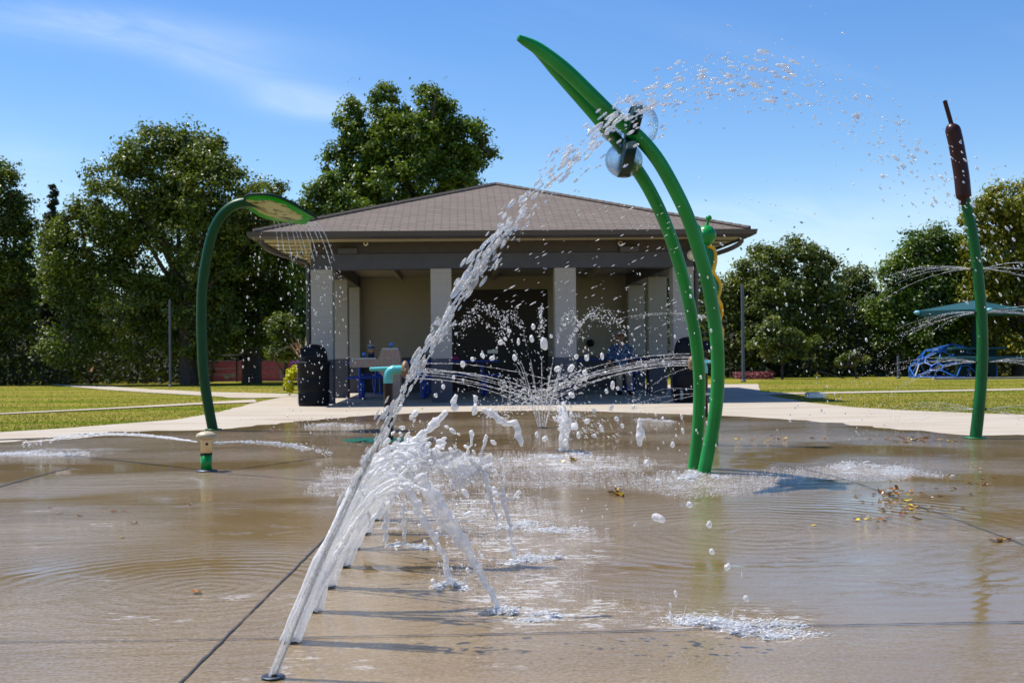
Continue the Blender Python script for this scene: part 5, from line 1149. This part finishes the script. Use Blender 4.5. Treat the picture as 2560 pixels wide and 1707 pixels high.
# grass blades along the lawn
mb = MB(); r = np.random.default_rng(230); n = 56000
px = np.concatenate([r.uniform(-60, 720, n//2), r.uniform(1740, 2420, n//2)]); py = np.concatenate([882+115*r.random(n//2)**1.1, 872+85*r.random(n//2)**1.0])
dirs = Fw[None]*FPX+Rt[None]*((px*DS-1280)[:, None])+Uv[None]*((853.5-py*DS)[:, None]); tt = -H/dirs[:, 2]; p = dirs*tt[:, None]; p[:, 2] = 0
def inside(poly, P_):
    poly = np.array([q[:2] for q in poly]); c = np.zeros(len(P_), bool); j = len(poly)-1
    for i in range(len(poly)):
        xi, yi = poly[i]; xj, yj = poly[j]; hit = ((yi > P_[:, 1]) != (yj > P_[:, 1])) & (P_[:, 0] < (xj-xi)*(P_[:, 1]-yi)/(yj-yi+1e-12)+xi); c ^= hit; j = i
    return c
pav_poly = [q[:2] for q in L_edge]+[q[:2] for q in far]+[q[:2] for q in R_edge]+[(16, -6), (-16, -6)]
rp_ = [G(1700, 899), G(1805, 903), G(2352, 893), G(2700, 888), G(2700, 891), G(2352, 896.5), G(1830, 906), G(1740, 909)]
bad = inside(pav_poly, p) | inside(pa, p) | inside(pb, p) | inside(rp_, p) | (p[:, 1] > 44)
p = p[~bad]; n = len(p); h_ = r.uniform(.008, .026, n); ang = r.uniform(0, PI, n); w_ = np.stack([np.cos(ang), np.sin(ang), 0*ang], 1)*.007
tip = p+np.stack([r.normal(0, .012, n), r.normal(0, .012, n), h_], 1); V = np.stack([p-w_, p+w_, tip], 1).reshape(-1, 3)
mb.add(V, np.arange(3*n).reshape(-1, 3)); o = mb.build('grass', M['grass'], None, tone=np.repeat(np.clip(.5+.35*np.sin(p[:, 0]*.7+p[:, 1]*.9)+r.normal(0, .2, n), 0, 1), 3)); tag(o, 'short mown grass with dry patches beside the pad', 'grass', None, 'stuff')

# ------------------------------------------------------------------ far furniture
def pole(dx, y0_, y1_, Y, r_, label, name='light_pole'):
    a = P(dx, y0_, Y); t = empty(name, (a[0], Y, 0), 0, label, 'pole', 'poles beyond the lawn'); MB().tube([(0, 0, 0), (0, 0, a[2])], r_, 10).build('shaft', M['pole'], t, True); MB().lathe([(0, 0), (r_*1.7, 0), (r_*1.7, .04), (r_*1.1, .06), (0, .06)], n=12).build('base', M['pole'], t, True); return t
pole(390, 690, 877, 37.5, .035, 'grey light pole in front of the broad oak')
pole(1705, 655, 865, 36.5, .045, 'grey blue light pole right of the pavilion')
pole(2063, 818, 866, 39, .04, 'short grey post left of the climbing dome', 'post')
# hydrant
hp = G(215, 880); hy = empty('fire_hydrant', hp, 0, 'small red brown fire hydrant at the lawn edge under the dark trees', 'hydrant')
MB().lathe([(0, 0), (.17, 0), (.17, .04), (.11, .05), (.11, .34), (.14, .36), (.14, .4), (.12, .42), (.09, .5), (.03, .54), (.03, .58), (0, .59)], n=20).build('body', M['rust'], hy, True)
for s_ in (-1, 1): MB().tube([(s_*.09, 0, .27), (s_*.18, 0, .27)], .05, 12).build('outlet', M['rust'], hy, True)
# pink wall and court fence
Yp = 44.5; xa, xb = P(447, 850, Yp)[0], P(720, 850, Yp)[0]; zt = P(560, 828, Yp)[2]
pw = empty('pink_wall', (xa, Yp, 0), 0, 'pink wall with pale blue letters beyond the oak trunks', 'wall')
mb = MB(); mb.bb((0, 0, 0), (xb-xa, .15, zt)); mb.build('wall', M['pink'], pw)
k = MPP(Yp); lx = P(642, 850, Yp)[0]-xa; zb_ = P(650, 869, Yp)[2]; lh = 19*k
def bars(mb, L): 
    for (u0, v0, u1, v1) in L: mb.bb((lx+u0*lh, -.02, zb_+v0*lh), (lx+u1*lh, -.004, zb_+v1*lh))
mb = MB(); bars(mb, [(.0, 0, .22, .12), (.08, .12, .26, .88), (0, .88, .22, 1), (.22, 0, .72, .16), (.22, .84, .72, 1), (.26, .44, .5, .58), (.6, .16, .72, .32), (.6, .68, .72, .84), (.44, .34, .54, .68)]); mb.build('letter', M['letter'], pw)
mb = MB(); bars(mb, [(.92, 0, 1.4, .12), (1.04, .12, 1.26, .88), (.92, .88, 1.4, 1)]); mb.build('letter', M['letter'], pw)
mb = MB(); ex = P(512, 850, Yp)[0]-xa; ezz = P(512, 862, Yp)[2]
mb.add([(ex, -.02, ezz), (ex+.12, -.02, ezz-.16), (ex+.3, -.02, ezz-.04), (ex+.2, -.02, ezz+.03)], [[0, 1, 2, 3]]); mb.add([(ex+.16, -.02, ezz+.01), (ex+.32, -.02, ezz+.05), (ex+.5, -.02, ezz-.03), (ex+.3, -.02, ezz-.06)], [[0, 1, 2, 3]]); mb.build('emblem', M['letter'], pw)
fc = empty('court_fence', (xa, Yp-.9, 0), 0, 'dark wire fence in front of the pink wall', 'fence')
wd = xb-xa; zf = zt*1.28
for q in range(6): MB().tube([(q*wd/5, 0, 0), (q*wd/5, 0, zf)], .03, 8).build('post', M['fence'], fc)
mb = MB()
for z in (.25, .45, zt, zf): mb.tube([(0, 0, z*zf/zf if z > .5 else z), (wd, 0, z)], .014, 6)
mb.build('rail', M['fence'], fc)
mb = MB()
for q in range(60): mb.tube([(q*wd/60, .02, 0), (q*wd/60, .02, zf)], .0015, 3, False)
for q in range(14): mb.tube([(0, .025, q*zf/14), (wd, .025, q*zf/14)], .0015, 3, False)
mb.build('mesh', M['fence'], fc)
# flower bed strip at right
mb = MB(); n = 1800; q0, q1 = G(1655, 866), G(1735, 866); r = np.random.default_rng(240); xx = r.uniform(q0[0], q1[0], n); yy = r.uniform(39.5, 41, n); nrm = r.normal(size=(n, 3)); nrm[:, 2] += 1
quads(mb, np.stack([xx, yy, r.random(n)*.22], 1), nrm, np.full(n, .07), .8, 240); tag(mb.build('flower_bed', simple('dull_pink_petals', (.22, .06, .07), .8)), 'low dull pink flower bed at the far lawn edge', 'flower bed', None, 'stuff')
# utility box on lawn
up = G(1873, 914); ub = empty('utility_box', up, .1, 'small white concrete utility box on the right lawn', 'utility box')
bevel(MB().bb((-.17, -.12, 0), (.17, .12, .10)).build('box', M['white'], ub), .012); bevel(MB().bb((-.15, -.10, .10), (.15, .10, .112)).build('lid', M['capbeige'], ub), .004)
# climbing dome
Yd = 39.5; dc = P(2188, 866, Yd); dm = empty('climbing_dome', (dc[0], Yd, 0), .3, 'blue geodesic climbing dome on the far playground', 'climbing dome')
Vd, Fd = ico(1); Rd = 1.36; Ht = 1.04; sc3 = np.array([Rd, Rd, Ht]); E = set()
for f in Fd:
    for a, b_ in ((f[0], f[1]), (f[1], f[2]), (f[2], f[0])): E.add((min(a, b_), max(a, b_)))
mb = MB(); mbw = MB(); node_ = MB()
cut = lambda v_: np.array([v_[0]*Rd, v_[1]*Rd, max(.03, v_[2]*Ht)])
hexs = [i for i in range(len(Vd)) if .15 < Vd[i][2] < .75 and i % 2]
for a, b_ in sorted(E):
    if Vd[a][2] < -.35 or Vd[b_][2] < -.35: continue
    p_, q_ = cut(Vd[a]), cut(Vd[b_])
    if a in hexs: p_ = p_+(q_-p_)*.28
    if b_ in hexs: q_ = q_+(p_-q_)*.28
    (mbw if (a*5+b_) % 19 == 0 else mb).tube([p_, q_], .02, 6, False)
for i in hexs:
    nb_ = [b_ if a == i else a for a, b_ in E if i in (a, b_)]; c_ = cut(Vd[i]); pts_ = [c_+(cut(Vd[n_])-c_)*.28 for n_ in nb_]
    ex_ = pts_[0]-c_; nn_ = Vd[i]; ex_ = ex_-nn_*np.dot(ex_, nn_); ey_ = np.cross(nn_, ex_); pts_.sort(key=lambda p: math.atan2(np.dot(p-c_, ey_), np.dot(p-c_, ex_)))
    for p_, q_ in zip(pts_, pts_[1:]+pts_[:1]): mb.tube([p_, q_], .02, 6, False)
for i, v_ in enumerate(Vd):
    if v_[2] > -.35 and i not in hexs: node_.tube([cut(v_)*.985+[0, 0, .01], cut(v_)*1.01+[0, 0, .01]], .035, 8)
mb.build('struts', simple('bright_blue_tube', (.01, .13, .55), .35), dm, True); mbw.build('pale_struts', M['white'], dm, True); node_.build('joint', M['blue'], dm, True)
# playground shade umbrella with table
Yu = 39; uc = P(2238, 866, Yu); um = empty('playground_umbrella', (uc[0], Yu, 0), .7, 'teal square shade umbrella over the far playground', 'shade umbrella')
ze = P(2120, 714, Yu)[2]; za = P(2240, 690, Yu)[2]; hwid = 128*MPP(Yu)/1.35
V = [(0, 0, za)]; Fq = []
for i in range(4):
    a = PI/4+i*PI/2; V.append((hwid*1.35*math.cos(a+PI/20*0), hwid*1.35*math.sin(a), ze))
V += [(x*.985, y*.985, z-.19) for x, y, z in V[1:]]
Fq = [[0, 1, 2], [0, 2, 3], [0, 3, 4], [0, 4, 1]]
mb = MB(); mb.add(V, Fq); mb.add(V, [[1, 5, 6, 2], [2, 6, 7, 3], [3, 7, 8, 4], [4, 8, 5, 1], [5, 8, 7, 6]]); bevel(mb.build('canopy', M['shade'], um), .05, 3)
for i in range(4): sph(MB(), np.array(V[1+i])*[.985, .985, 1]-[0, 0, .05], .1, (1.1, 1.1, .7), I2).build('corner_cap', simple('pale_teal', (.15, .4, .5), .4), um, True)
MB().tube([(0, 0, 0), (0, 0, ze)], .085, 14).build('post', M['dteal'], um, True)
tbm = empty('play_table', (uc[0]-.15, Yu-.5, 0), 0, 'teal table with bench beneath the playground umbrella', 'table')
bevel(MB().bb((-.8, -.3, .86), (.85, .3, .93)).build('tabletop', M['shade'], tbm), .02); bevel(MB().bb((-1.35, -.75, .52), (1.3, -.45, .66)).build('bench', M['shade'], tbm), .03)
for x in (-.45, .45): bevel(MB().bb((x-.12, -.2, 0), (x+.12, .2, .86)).build('leg', M['dteal'], tbm), .01)
mb = MB(); mb.bb((-.06, -.6, .0), (.06, -.5, .52)); mb.build('bench_support', M['dteal'], tbm)
# sand edging strip of the playground
mb = MB(); q0, q1 = G(2075, 867.5), G(2500, 867); mb.bb((q0[0], 39.0-2.2, 0), (q1[0], 39.0-2.05, .06)); tag(mb.build('playground_kerb', M['dry']), 'pale kerb edging the far playground', 'kerb')
